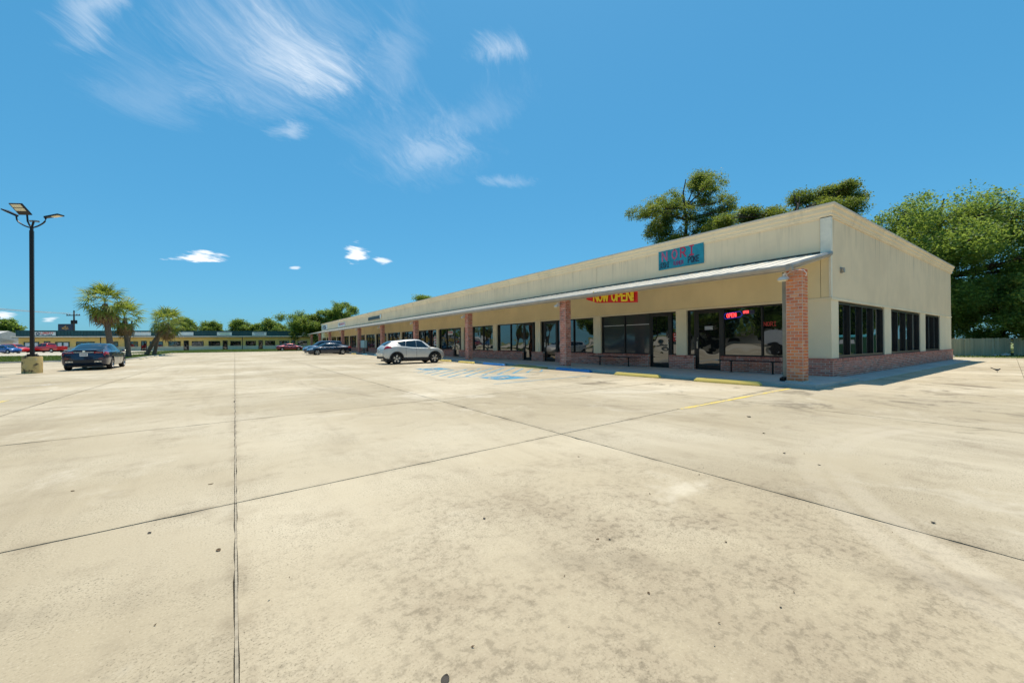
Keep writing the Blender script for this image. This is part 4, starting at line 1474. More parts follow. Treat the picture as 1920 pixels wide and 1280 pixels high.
class Car:
    """lofted body: x forward, y left, z up; profiles are (x, value) lists from tail to nose"""
    def __init__(s, sp): s.__dict__.update(sp)

    def sec(s, x):
        T, B, S, Wd = pch(s.top, x), pch(s.belt, x), pch(s.sill, x), pch(s.plan, x)
        B = min(B, T - .005)
        Rw = pch(s.roofw, x)
        k = max(0.0, min(1.0, (T - B) / .22)); k = k * k * (3 - 2 * k)
        hp = [(0, S), (.80 * Wd, S), (.955 * Wd, S + .05), (.99 * Wd, S + .17), (1.0 * Wd, S + .5 * (B - S)), (.995 * Wd, S + .74 * (B - S)), (.965 * Wd, B - .03), (.92 * Wd, B + .005)]
        cab = []
        for t in (.33, .66): cab.append((.92 * Wd + (Rw - .92 * Wd) * t + .03 * math.sin(t * math.pi), B + (T - .07 - B) * t))
        cab += [(Rw, T - .07), (.86 * Rw, T - .025), (.5 * Rw, T - .006), (0, T)]
        hood = []
        for t in (.12, .26, .42, .6, .8, 1.0): hood.append((.92 * Wd * (1 - t), B + (T - B) * math.sin(t * math.pi / 2)))
        return hp + [(a[0] + (b[0] - a[0]) * k, a[1] + (b[1] - a[1]) * k) for a, b in zip(hood, cab)]

    def at(s, x, r):
        q = s.sec(x); i = min(int(r), len(q) - 2); t = r - i
        return Vector((x, q[i][0] + (q[i + 1][0] - q[i][0]) * t, q[i][1] + (q[i + 1][1] - q[i][1]) * t))

    def body(s, name, mat, parent, extra_cut=None):
        L2 = s.L / 2
        xs = [-L2, -L2 + .02, -L2 + .06, -L2 + .14] + [(-L2 + .14) + (s.L - .28) * i / 46 for i in range(1, 46)] + [L2 - .14, L2 - .06, L2 - .02, L2]
        b = MB(); secs = []
        for x in xs:
            q = s.sec(x)
            ring = [(x, y, z) for y, z in q] + [(x, -y, z) for y, z in q[-2:0:-1]]
            secs.append(ring)
        n = len(secs[0])
        for r in secs: b.v.extend(r)
        for i in range(len(xs) - 1):
            for k in range(n):
                k2 = (k + 1) % n
                b.f.append([i * n + k, i * n + k2, (i + 1) * n + k2, (i + 1) * n + k]); b.mi.append(0)
        b.f.append(list(range(n))); b.f.append([(len(xs) - 1) * n + k for k in range(n - 1, -1, -1)]); b.mi += [0, 0]
        o = b.build(name, mat, None)
        # wheel arches; the cut is checked and tried again with a hair's difference if it fails
        vol0 = None
        for attempt in range(8):
            cu = MB(); rr = s.wr + .055 + .0013 * attempt
            for wx in s.wheels:
                for sd in (-1, 1):
                    cu.lathe([(rr, sd * (s.hw - .30 - .0011 * attempt)), (rr, sd * (s.hw + .2))], 28 + attempt, 'Y', (wx, 0, s.wr + .01))
            if extra_cut: cu.box(*extra_cut)
            co = cu.build('cut', mat, None)
            o.modifiers.clear()
            md = o.modifiers.new('b', 'BOOLEAN'); md.operation = 'DIFFERENCE'; md.object = co
            md.solver = 'EXACT' if attempt < 5 else 'FAST'
            dg = bpy.context.evaluated_depsgraph_get(); dg.update()
            me = bpy.data.meshes.new_from_object(o.evaluated_get(dg))
            bpy.data.objects.remove(co, do_unlink=True)
            ymax = max(abs(v.co.y) for v in me.vertices)
            cutn = sum(1 for v in me.vertices if any(abs(math.hypot(v.co.x - wx, v.co.z - s.wr - .01) - rr) < .004 for wx in s.wheels))
            if ymax < s.hw * 1.04 and cutn > 40 and len(me.vertices) > 900: break
            print('arch cut retry', name, attempt, ymax, cutn, len(me.vertices))
        me.name = name
        o.modifiers.clear(); o.data = me
        me.materials.clear(); me.materials.append(MATS[mat])
        me.polygons.foreach_set('use_smooth', [True] * len(me.polygons)); me.set_sharp_from_angle(angle=R(32))
        o.parent = parent
        return o

    def patch(s, name, mat, parent, x0, x1, r0, r1, side=1, off=.006, nx=6, nr=5, both=False, thick=.012):
        """panel following the body; x0/x1 are (bottom, top) pairs"""
        if not isinstance(x0, tuple): x0 = (x0, x0)
        if not isinstance(x1, tuple): x1 = (x1, x1)
        b = MB()
        rows = []
        for j in range(nr + 1):
            t = j / nr; r = r0 + (r1 - r0) * t
            a = x0[0] + (x0[1] - x0[0]) * t; c = x1[0] + (x1[1] - x1[0]) * t
            row = []
            for i in range(nx + 1):
                x = a + (c - a) * i / nx
                p = s.at(x, r)
                e = .004
                dx = s.at(min(x + e, s.L / 2), r) - s.at(max(x - e, -s.L / 2), r); dr = s.at(x, min(r + .02, 12.999)) - s.at(x, max(r - .02, 0))
                nn = dx.cross(dr)
                nn = nn.normalized() if nn.length > 1e-9 else Vector((0, 0, 1))
                if nn.y < 0 and r < 10: nn = -nn
                if r >= 10 and nn.z < 0: nn = -nn
                row.append((p, nn))
            rows.append(row)
        if both:   # mirror across the middle: windscreens
            full = []
            for row in rows: full.append(row)
            mir = [[(Vector((p.x, -p.y, p.z)), Vector((n_.x, -n_.y, n_.z))) for p, n_ in row] for row in rows[::-1]]
            rows = full + mir[(1 if abs(rows[-1][0][0].y) < 1e-4 else 0):]
        v = []
        for q_ in (off, off - thick):
            for row in rows:
                for p, n_ in row:
                    w_ = p + n_ * q_
                    v.append((w_.x, w_.y * side, w_.z))
        J, I = len(rows), nx + 1
        f = []
        for j in range(J - 1):
            for i in range(I - 1):
                f.append((j * I + i, j * I + i + 1, (j + 1) * I + i + 1, (j + 1) * I + i))
        m_ = J * I
        f += [tuple(m_ + i for i in reversed(q_)) for q_ in list(f)]
        for i in range(I - 1): f.append((i, m_ + i, m_ + i + 1, i + 1)); a = (J - 1) * I; f.append((a + i + 1, m_ + a + i + 1, m_ + a + i, a + i))
        for j in range(J - 1):
            a, c = j * I, (j + 1) * I; f.append((c, m_ + c, m_ + a, a)); a, c = a + I - 1, c + I - 1; f.append((a, m_ + a, m_ + c, c))
        b.add(v, f)
        return b.build(name, mat, parent, smooth=True, world=False)


WHEELS = {}


def wheel_parts(r, w, style):
    key = (r, w, style)
    if key in WHEELS: return WHEELS[key]
    t = MB()
    t.lathe([(r * .66, -w / 2), (r * .90, -w / 2), (r * .985, -w / 2 + .03), (r, -w / 2 + .06), (r, w / 2 - .06), (r * .985, w / 2 - .03), (r * .90, w / 2), (r * .66, w / 2)], 32, 'Y', closed=True)
    ty = t.build('tyre', 'rubber', None, smooth=True)
    m1 = ty.data; bpy.data.objects.remove(ty)
    b = MB()
    b.lathe([(r * .70, -.05), (r * .70, .085), (r * .655, .092), (r * .64, .06), (r * .64, -.05)], 32, 'Y', closed=True)
    b.lathe([(r * .16, .02), (r * .15, .085), (.0, .09)], 12, 'Y')
    ns = {'five': 5, 'six': 6, 'seven': 7}[style]
    for k in range(ns):
        for da in ((-.16, .16) if style != 'seven' else (0,)):
            a = 2 * math.pi * k / ns; a2 = a + da
            p0 = (math.cos(a) * r * .12, math.sin(a) * r * .12); p1 = (math.cos(a2) * r * .66, math.sin(a2) * r * .66)
            d = Vector((p1[0] - p0[0], p1[1] - p0[1])).normalized(); n = Vector((-d.y, d.x)) * r * (.075 if style != 'seven' else .10)
            pts = []
            for yv in (.045, .078):
                for q_ in ((p0[0] - n.x, p0[1] - n.y), (p1[0] - n.x, p1[1] - n.y), (p1[0] + n.x, p1[1] + n.y), (p0[0] + n.x, p0[1] + n.y)):
                    pts.append((q_[0], yv, q_[1]))
            b.hexa(pts)
    ro = b.build('rim', 'rim', None, smooth=True); m2 = ro.data; bpy.data.objects.remove(ro)
    c = MB(); c.lathe([(r * .69, -.04), (r * .69, .0), (0, .0)], 24, 'Y')
    bo_ = c.build('brake', 'black_plastic', None); m3 = bo_.data; bpy.data.objects.remove(bo_)
    WHEELS[key] = (m1, m2, m3)
    return WHEELS[key]


def add_wheels(car, parent, style):
    for wx in car.wheels:
        for sd in (-1, 1):
            m1, m2, m3 = wheel_parts(car.wr, .22, style)
            w = bpy.data.objects.new('wheel', m1); COL.objects.link(w); w.parent = parent
            w.location = (wx, sd * (car.hw - .115), car.wr)
            w.rotation_euler = (0, 0.3 * wx, 0 if sd > 0 else math.pi)
            for nm, mm in (('rim', m2), ('brake_disc', m3)):
                o = bpy.data.objects.new(nm, mm); COL.objects.link(o); o.parent = w
            # dark liner inside the arch
    lin = MB()
    for wx in car.wheels: lin.box(wx - car.wr - .05, wx + car.wr + .05, -(car.hw - .29), car.hw - .29, .22, car.wr * 2 + .04)
    lin.build('wheel_well', 'black_plastic', parent, world=False)
    lin2 = MB(); lin2.box(-car.L / 2 + .25, car.L / 2 - .25, -car.hw * .72, car.hw * .72, .17, .26)
    lin2.build('underbody', 'black_plastic', parent, world=False)


def mirrors(car, parent, x, z, mat):
    for sd in (-1, 1):
        b = MB(); y = sd * (car.hw + .06)
        b.lathe([(.0, -.10), (.055, -.07), (.075, 0), (.06, .07), (0, .10)], 10, 'Y', (x, y, z))
        b.box(x - .03, x + .03, min(y, y - sd * .16), max(y, y - sd * .16), z - .05, z - .02)
        b.build('mirror', mat, parent, smooth=True, world=False)


def plate_rear(car, parent, z, txt=True, xoff=.0):
    x = -car.L / 2 - .012 + xoff
    b = MB(); b.box(x - .012, x + .01, -.15, .15, z - .08, z + .08); p = b.build('licence_plate', 'plate', parent, world=False)
    if txt:
        t = MB()
        for i in range(6): t.box(x - .014, x - .0125, .12 - i * .042 - .028, .12 - i * .042, z - .03, z + .035)
        t.build('characters', 'dark_ink', p, world=False)


def door_lines(car, parent, xs, r0=2.2, r1=7.0, mat='black_plastic'):
    for sd in (1, -1):
        for x in xs:
            car.patch('door_seam', mat, parent, x - .008, x + .008, r0, r1, sd, off=.002, nx=1, nr=8, thick=.006)


def handles(car, parent, xs, r, mat):
    for sd in (1, -1):
        for x in xs:
            car.patch('door_handle', mat, parent, x - .11, x + .11, r - .1, r + .12, sd, off=.022, nx=2, nr=1, thick=.03)


def sedan(label, loc, heading, paint, sp, wheel='five', rear_style='split', seams=True, plate=False, group=None, name='sedan_car'):
    t = thing(name, label, 'car', loc, heading, group)
    t.rotation_euler = (0, 0, 0); loc_keep = t.location.copy(); t.location = (0, 0, 0)
    c = Car(sp)
    c.body('body', paint, t, sp.get('cut'))
    for sd in (1, -1):
        for w in sp['side_glass']:
            c.patch('side_window', 'car_glass', t, w[0], w[1], 7.25, 9.85, sd, off=.005, nx=8, nr=5)
        if 'head' in sp: c.patch('headlight', 'head_clear', t, *sp['head'], sd, off=.006)
        for tl in sp.get('tail', []): c.patch('tail_light', tl[4] if len(tl) > 4 else 'tail_red', t, *tl[:4], sd, off=.008)
    c.patch('windscreen', 'car_glass', t, sp['screen'][0], sp['screen'][1], 10.35, 12.99, 1, off=.005, nx=8, nr=6, both=True)
    c.patch('rear_window', 'car_glass', t, sp['rear'][0], sp['rear'][1], 10.35, 12.99, 1, off=.005, nx=8, nr=6, both=True)
    add_wheels(c, t, wheel)
    if 'mirror' in sp: mirrors(c, t, *sp['mirror'], paint)
    if seams: door_lines(c, t, sp['seams'])
    if 'handles' in sp: handles(c, t, sp['handles'], 5.75, 'chrome' if paint != 'paint_red' else paint)
    if plate: plate_rear(c, t, sp['plate_z'])
    t.location = loc_keep; t.rotation_euler = (0, 0, heading)
    return t, c


def mid_sedan(L=4.88, H=1.45, hw=.92):
    a = L / 2
    return dict(L=L, hw=hw, wr=.335, wheels=(-1.40, 1.42),
                top=[(-a, .86), (-a + .05, 1.02), (-a + .18, 1.07), (-a + .55, 1.09), (-1.1, 1.30), (-.55, H - .02), (.0, H), (.45, H - .03), (.9, 1.25), (1.32, 1.03), (1.7, .97), (2.1, .86), (a - .10, .70), (a, .58)],
                belt=[(-a, .80), (-a + .1, .98), (-1.2, .985), (0, .95), (1.2, .915), (1.7, .86), (a - .1, .66), (a, .52)],
                sill=[(-a, .42), (-a + .15, .27), (-1.6, .21), (1.6, .20), (a - .2, .22), (a, .34)],
                plan=[(-a, hw * .78), (-a + .06, hw * .88), (-a + .35, hw * .96), (-1.2, hw), (1.2, hw), (a - .5, hw * .94), (a - .12, hw * .80), (a, hw * .66)],
                roofw=[(-a, .60), (-1.2, .59), (0, .62), (.9, .62), (1.5, .66), (a, .6)],
                side_glass=[((-1.18, -.95), (-.50, -.50)), ((-.44, -.44), (.40, .30)), ((.46, .36), (1.18, .66))],
                screen=(.62, 1.28), rear=(-1.72, -.82),
                head=(a - .55, a - .10, 5.0, 6.7), tail=[(-a + .03, -a + .42, 5.2, 6.8)],
                mirror=(.86, 1.0), seams=(-.47, .43, 1.18), handles=(-.25, .65), plate_z=.83)


# dark blue sedan seen from behind, beside the lamp post
sp = mid_sedan()
t, c = sedan('dark navy sedan parked tail-first beside the lamp post base', (-6.52, 32.55, 0), R(90), 'paint_navy', sp, 'six', plate=True)
a = sp['L'] / 2
keep = (t.location.copy(), t.rotation_euler.copy()); t.location = (0, 0, 0); t.rotation_euler = (0, 0, 0)
for sd in (1, -1):
    b = MB()   # rear lamp on the trunk face
    b.hexa([(-a - .012, sd * .36, .90), (-a + .05, sd * .36, .90), (-a + .05, sd * .70, .90), (-a + .0, sd * .70, .90), (-a - .006, sd * .40, .99), (-a + .06, sd * .40, .99), (-a + .06, sd * .70, .985), (-a + .006, sd * .70, .985)])
    b.build('tail_light', 'tail_red', t, world=False)
    b = MB(); b.box(-a - .016, -a + .04, min(sd * .44, sd * .68), max(sd * .44, sd * .68), .925, .95); b.build('lamp_strip', 'tail_clear', t, world=False)
    b = MB(); b.box(-a - .02, -a + .05, min(sd * .40, sd * .66), max(sd * .40, sd * .66), .43, .49); e_ = b.build('exhaust_tip', 'chrome', t, world=False)
    for q_ in (0, 1):
        b = MB(); y_ = sd * (.46 + .13 * q_); b.box(-a - .022, -a - .018, y_ - .045, y_ + .045, .445, .475); b.build('opening', 'black_plastic', e_, world=False)
    b = MB(); b.box(-a - .012, -a + .03, min(sd * .55, sd * .70), max(sd * .55, sd * .70), .60, .63); b.build('reflector', 'tail_red', t, world=False)
b = MB(); b.box(-a - .018, -a + .03, -.38, .38, .945, .965); b.build('chrome_bar', 'chrome', t, world=False)
b = MB(); b.lathe([(.055, 0), (.055, .012)], 16, 'X', (-a - .02, 0, 1.0)); b.build('badge', 'chrome', t, world=False)
b = MB(); b.box(-a - .008, -a + .10, -.60, .60, .40, .56); b.build('diffuser', 'black_plastic', t, world=False)
b = MB(); b.hexa([(-a + .02, -.72, 1.045), (-a + .28, -.74, 1.075), (-a + .28, .74, 1.075), (-a + .02, .72, 1.045), (-a + .0, -.72, 1.075), (-a + .28, -.74, 1.085), (-a + .28, .74, 1.085), (-a + .0, .72, 1.075)])
b.build('spoiler', 'paint_navy', t, world=False)
t.location, t.rotation_euler = keep

# silver crossover
L = 4.13; a = L / 2; hw = .885
juke = dict(L=L, hw=hw, wr=.345, wheels=(-1.26, 1.27),
            top=[(-a, .96), (-a + .05, 1.10), (-a + .14, 1.19), (-a + .42, 1.37), (-a + .62, 1.45), (-.9, 1.505), (-.3, 1.56), (.15, 1.57), (.52, 1.50), (.85, 1.30), (1.08, 1.13), (1.2, 1.09), (1.5, 1.04), (1.78, .96), (a - .08, .80), (a, .64)],
            belt=[(-a, .90), (-a + .1, 1.06), (-1.35, 1.14), (-.8, 1.10), (0, 1.02), (.9, 1.00), (1.2, .99), (1.6, .93), (a - .1, .74), (a, .58)],
            sill=[(-a, .50), (-a + .12, .36), (-1.5, .30), (1.5, .28), (a - .2, .30), (a, .40)],
            plan=[(-a, hw * .70), (-a + .08, hw * .84), (-a + .35, hw * .97), (-1.26, hw * 1.02), (-.6, hw * .97), (.5, hw * .97), (1.27, hw * 1.02), (a - .35, hw * .95), (a - .1, hw * .80), (a, hw * .62)],
            roofw=[(-a, .55), (-1.5, .56), (-.5, .60), (.6, .60), (1.2, .64), (a, .6)],
            side_glass=[((-.95, -1.22), (-.69, -.62)), ((-.665, -.595), (.02, .05)), ((.045, .075), (.94, .46))],
            screen=(.40, 1.04), rear=(-1.92, -1.50),
            tail=[((-a + .06, -a + .16), (-a + .50, -a + .26), 5.5, 8.2)],
            mirror=(.86, 1.04), seams=(-.66, .03, .98), plate_z=.80)
t, c = sedan('silver crossover with black wheel arches parked nose-in by the third brick column', (9.55, 25.36, 0), 0.0, 'paint_silver', juke, 'five', plate=True, name='crossover_car')
keep = (t.location.copy(), t.rotation_euler.copy()); t.location = (0, 0, 0); t.rotation_euler = (0, 0, 0)
for wx in juke['wheels']:
    for sd in (1, -1):
        b = MB(); n = 20
        ring = []
        for k in range(n + 1):
            an = R(-8 + 196 * k / n)
            ring.append((math.cos(an), math.sin(an)))
        r0, r1 = juke['wr'] + .045, juke['wr'] + .105
        y0 = sd * (hw * .93); y1 = sd * (hw * 1.03)
        v = []
        for cx_, cz_ in ring:
            for r_, y_ in ((r0, y0), (r0, y1), (r1, y1), (r1 + .012, y0)):
                v.append((wx + cx_ * r_, y_, juke['wr'] + .01 + cz_ * r_))
        f = []
        for k in range(n):
            for q_ in range(4): f.append((k * 4 + q_, k * 4 + (q_ + 1) % 4, (k + 1) * 4 + (q_ + 1) % 4, (k + 1) * 4 + q_))
        f += [(0, 1, 2, 3), tuple(n * 4 + i for i in (3, 2, 1, 0))]
        b.add(v, f); b.build('arch_cladding', 'black_plastic', t, world=False, smooth=True)
for sd in (1, -1):
    b = MB(); b.box(-.85, .86, min(sd * hw * .90, sd * hw * .985), max(sd * hw * .90, sd * hw * .985), .27, .40); b.build('sill_cladding', 'black_plastic', t, world=False)
    b = MB(); b.lathe([(.0, 0), (.07, .0), (.075, -.04), (.0, -.045)], 14, 'X', (a - .14, sd * .50, .72)); b.build('headlight', 'head_clear', t, world=False)
    b = MB()
    b.hexa([(1.28, sd * .60, .985), (1.62, sd * .62, .90), (1.62, sd * .72, .88), (1.28, sd * .70, .965), (1.28, sd * .61, 1.03), (1.60, sd * .63, .945), (1.60, sd * .71, .925), (1.28, sd * .69, 1.01)])
    b.build('running_lamp', 'head_clear', t, world=False)
    c.patch('door_handle', 'paint_silver', t, .02 + .12, .02 + .36, 5.5, 5.8, sd, off=.03, nx=2, nr=1, thick=.04)
b = MB(); b.box(-a + .01, -a + .3, -.66, .66, .34, .52); b.build('rear_bumper', 'black_plastic', t, world=False)
b = MB(); b.box(-a - .045, -a + .2, -.72, .72, .58, .70); b.build('bumper_step', 'paint_silver', t, world=False)
b = MB(); b.tube([(-.9, 0, 1.55), (-1.05, 0, 1.68)], .008, 5); b.build('aerial', 'black_plastic', t, world=False)
t.location, t.rotation_euler = keep

# midnight blue fastback sedan, nose out
sp = mid_sedan(4.85, 1.44, .92)
a = sp['L'] / 2
sp['top'] = [(-a, .88), (-a + .05, 1.02), (-a + .2, 1.07), (-a + .5, 1.13), (-1.2, 1.29), (-.55, 1.42), (.0, 1.44), (.4, 1.41), (.85, 1.24), (1.3, 1.02), (1.7, .96), (2.1, .86), (a - .10, .72), (a, .58)]
t, c = sedan('midnight blue fastback sedan with twin-spoke wheels parked nose out beside the blue wagon', (9.42, 52.55, 0), R(180), 'paint_midnight', sp, 'five')
keep = (t.location.copy(), t.rotation_euler.copy()); t.location = (0, 0, 0); t.rotation_euler = (0, 0, 0)
b = MB(); b.box(a - .03, a + .01, -.55, .55, .36, .58); b.build('grille', 'black_plastic', t, world=False)
t.location, t.rotation_euler = keep

# crimson sedan further on
sp = mid_sedan(4.75, 1.44, .90)
sedan('crimson red sedan parked at the lawn edge before the far shops', (9.0, 90.3, 0), R(2), 'paint_crimson', sp, 'seven')


def suv_spec(L, H, hw, square=True):
    a = L / 2
    return dict(L=L, hw=hw, wr=.37, wheels=(-1.42, 1.45),
                top=[(-a, 1.0), (-a + .04, 1.12), (-a + .12, 1.25), (-a + .30, H - .12), (-a + .46, H - .03), (-1.0, H), (.1, H), (.5, H - .07), (.95, 1.36), (1.28, 1.14), (1.75, 1.08), (2.1, .98), (a - .08, .82), (a, .66)],
                belt=[(-a, .95), (-a + .1, 1.08), (-1.2, 1.10), (0, 1.07), (1.2, 1.03), (1.7, .98), (a - .1, .78), (a, .60)],
                sill=[(-a, .50), (-a + .15, .34), (-1.6, .28), (1.6, .27), (a - .2, .30), (a, .42)],
                plan=[(-a, hw * .84), (-a + .06, hw * .92), (-a + .35, hw * .98), (-1.2, hw), (1.2, hw), (a - .5, hw * .95), (a - .12, hw * .84), (a, hw * .70)],
                roofw=[(-a, .64), (-1.2, .66), (0, .67), (.9, .66), (1.5, .68), (a, .6)],
                side_glass=[((-a + .42, -a + .50), (-1.10, -1.10)), ((-1.02, -1.02), (-.10, -.10)), ((-.03, -.03), (1.08, .62))],
                screen=(.58, 1.22), rear=(-a + .12, -a + .34),
                head=(a - .5, a - .12, 5.0, 6.7), tail=[(-a + .02, -a + .20, 5.6, 7.6)],
                mirror=(.92, 1.12), seams=(-1.06, -.06, 1.15), handles=(-.85, .12), plate_z=.9)


sedan('slate blue wagon with bright roof parked behind the midnight blue sedan', (9.6, 57.4, 0), R(180), 'paint_slate', suv_spec(4.85, 1.72, .93), 'five', name='wagon_car')
FB = R(-34.8)
sedan('bright red sport utility car before the far shops beside the pickup', (-35.2, 119.5, 0), FB + R(0), 'paint_red', suv_spec(4.7, 1.75, .93), 'five', name='utility_car')
hb_ = suv_spec(4.05, 1.52, .87); hb_['wheels'] = (-1.22, 1.25); hb_['wr'] = .32
hb_['top'] = [(-2.025, .90), (-1.98, 1.02), (-1.90, 1.15), (-1.70, 1.36), (-1.5, 1.46), (-.9, 1.51), (.0, 1.52), (.4, 1.46), (.85, 1.24), (1.15, 1.05), (1.5, .98), (1.8, .88), (1.94, .74), (2.025, .60)]
hb_['belt'] = [(-2.025, .86), (-1.9, .98), (-1.2, 1.0), (0, .96), (1.1, .93), (1.5, .88), (1.92, .68), (2.025, .55)]
hb_['side_glass'] = [((-1.55, -1.40), (-1.0, -1.0)), ((-.93, -.93), (-.1, -.1)), ((-.03, -.03), (.98, .52))]
hb_['screen'] = (.5, 1.08); hb_['rear'] = (-1.90, -1.62); hb_['tail'] = [(-2.0, -1.8, 5.6, 7.4)]; hb_['head'] = (1.55, 1.92, 5.0, 6.7)
hb_['mirror'] = (.80, 1.02); hb_['seams'] = (-.97, -.06, 1.02); hb_['handles'] = (-.8, .12)
sedan('bright blue hatchback at the street edge in front of the red cars', (-33.9, 111.5, 0), FB, 'paint_blue', hb_, 'seven', name='hatchback_car')

# red pickup: cab and open bed
L = 5.9; a = L / 2; hw = .98
pk = dict(L=L, hw=hw, wr=.40, wheels=(-1.75, 1.85),
          top=[(-a, 1.22), (-a + .03, 1.27), (-.90, 1.28), (-.82, 1.33), (-.76, 1.70), (-.66, 1.86), (-.3, 1.90), (.5, 1.89), (.8, 1.80), (1.15, 1.42), (1.35, 1.26), (1.7, 1.22), (2.5, 1.16), (a - .10, 1.0), (a, .80)],
          belt=[(-a, 1.20), (-.9, 1.24), (0, 1.20), (1.3, 1.16), (2.4, 1.08), (a - .1, .92), (a, .70)],
          sill=[(-a, .55), (-a + .15, .48), (-1.6, .42), (1.6, .42), (a - .2, .42), (a, .50)],
          plan=[(-a, hw * .93), (-a + .05, hw * .97), (-1.2, hw), (1.4, hw), (a - .4, hw * .96), (a - .1, hw * .88), (a, hw * .74)],
          roofw=[(-a, .72), (-.7, .70), (.5, .70), (1.3, .72), (a, .7)],
          side_glass=[((-.62, -.58), (.10, .10)), ((.17, .17), (1.10, .78))],
          screen=(.86, 1.28), rear=(-.82, -.70), head=(a - .40, a - .08, 4.9, 6.8), tail=[(-a + .01, -a + .12, 4.6, 7.0)],
          mirror=(.98, 1.30), seams=(-.70, .13, 1.2), handles=(-.5, .35), plate_z=.7, cut=(-a + .10, -.95, -hw * .80, hw * .80, .80, 1.6))
sedan('bright red pickup truck with open bed behind the lamp post', (-30.7, 118.6, 0), FB + R(180), 'paint_red', pk, 'six', name='pickup_truck')

# ================================================================== lamp post
lp = thing('lamp_post', 'black parking lamp post with three solar heads on a flaking round concrete base', 'lamp post', (-8.0, 28.95, 0))
b = MB(); b.lathe([(.34, 0), (.34, .76), (.325, .80), (0, .80)], 36, 'Z', (-8.0, 28.95, 0)); b.build('base', 'flaking_paint', lp, smooth=True)
b = MB(); b.box(-8.2, -7.8, 28.75, 29.15, .80, .83); b.box(-8.14, -7.86, 28.81, 29.09, .83, .93); b.build('foot_plate', 'pole_bronze', lp)
for sx_ in (-1, 1):
    for sy_ in (-1, 1):
        b = MB(); b.lathe([(.018, .83), (.018, .88)], 8, 'Z', (-8.0 + sx_ * .16, 28.95 + sy_ * .16, 0)); b.build('anchor_bolt', 'frame_light', lp)
b = MB(); b.box(-8.065, -7.935, 28.885, 29.015, .93, 6.85); b.box(-8.05, -7.95, 28.90, 29.0, 6.85, 7.05); b.build('pole', 'pole_bronze', lp)
C0 = Vector((-8.0, 28.95, 7.0))
IR = Vector((.821, -.57, 0)).normalized()      # across the view
IF = Vector((.57, .821, 0)).normalized()


def arm(dirv, reach, rise, head_len, tilt, name, yawv=None):
    pts = []
    for k in range(11):
        t = k / 10
        ang = t * math.pi / 2
        pts.append(C0 + dirv * reach * math.sin(ang) ** 1.0 * min(1, .25 + t) + Vector((0, 0, rise * (1 - math.cos(ang)) ** 1.3)))
    b = MB(); b.tube(pts, .032, 8); ar = b.build('arm', 'pole_bronze', lp, smooth=True)
    e = pts[-1]
    d = (dirv * math.cos(tilt) + Vector((0, 0, math.sin(tilt)))).normalized()
    sd = d.cross(Vector((0, 0, 1))).normalized(); up = sd.cross(d).normalized()
    h_ = MB(); w2, th = .15, .045
    p0 = e - d * .05; p1 = e + d * head_len
    h_.hexa([p0 - sd * .05 - up * th, p1 - sd * w2 - up * th, p1 + sd * w2 - up * th, p0 + sd * .05 - up * th,
             p0 - sd * .05 + up * th, p1 - sd * w2 + up * .01, p1 + sd * w2 + up * .01, p0 + sd * .05 + up * th])
    hd_ = h_.build('lamp_head', 'pole_bronze', lp)
    l_ = MB(); q0 = e + d * head_len * .45; q1 = e + d * head_len * .95
    l_.hexa([q0 - sd * .09 - up * (th + .014), q1 - sd * .11 - up * (th + .014), q1 + sd * .11 - up * (th + .014), q0 + sd * .09 - up * (th + .014),
             q0 - sd * .09 - up * (th - .002), q1 - sd * .11 - up * (th - .002), q1 + sd * .11 - up * (th - .002), q0 + sd * .09 - up * (th - .002)])
    l_.build('lens', 'lens', hd_)


arm((-IR).normalized(), .74, .60, .62, R(27), 'a')
arm(IR, .68, .50, .74, R(9), 'b')
# solar panel head on the third arm, tipped toward the lot
b = MB(); b.tube([C0, C0 - IR * .10 + Vector((0, 0, .12)), C0 - IR * .19 + Vector((0, 0, .30)), C0 - IR * .22 + Vector((0, 0, .62))], .036, 8); b.build('arm', 'pole_bronze', lp, smooth=True)
pc = C0 - IR * .28 + Vector((0, 0, .62)); e1 = (IR + Vector((0, 0, -.03))).normalized(); e2 = (Vector((0, 0, .80)) - IF * .55 - IR * .22).normalized(); n3 = e1.cross(e2).normalized()
if n3.dot(IF) > 0: n3 = -n3


def quad_box(nm, mat, s0, s1, u0, u1, d0, d1, par):
    q_ = MB(); q_.hexa([pc + e1 * a_ + e2 * b2 + n3 * dd for dd in (d0, d1) for a_, b2 in ((s0, u0), (s1, u0), (s1, u1), (s0, u1))]); return q_.build(nm, mat, par)


ph = quad_box('solar_panel', 'pole_bronze', -.30, .30, 0, .56, -.03, .03, lp)
quad_box('lens', 'lens', -.24, .24, .20, .34, .031, .042, ph)
quad_box('lens', 'lens', -.24, .24, .37, .52, .031, .042, ph)
b = MB(); b.tube([C0, C0 + IR * .10 + Vector((0, 0, .30))], .04, 8); b.build('stub', 'pole_bronze', lp)
b = MB(); e = C0 + IR * .12 + Vector((0, 0, .32))
b.tube([e - IR * .20, e - IR * .03], .045, 8); b.tube([e + IR * .03, e + IR * .22 - Vector((0, 0, .03))], .045, 8); b.build('sensor', 'frame_light', lp, smooth=True)

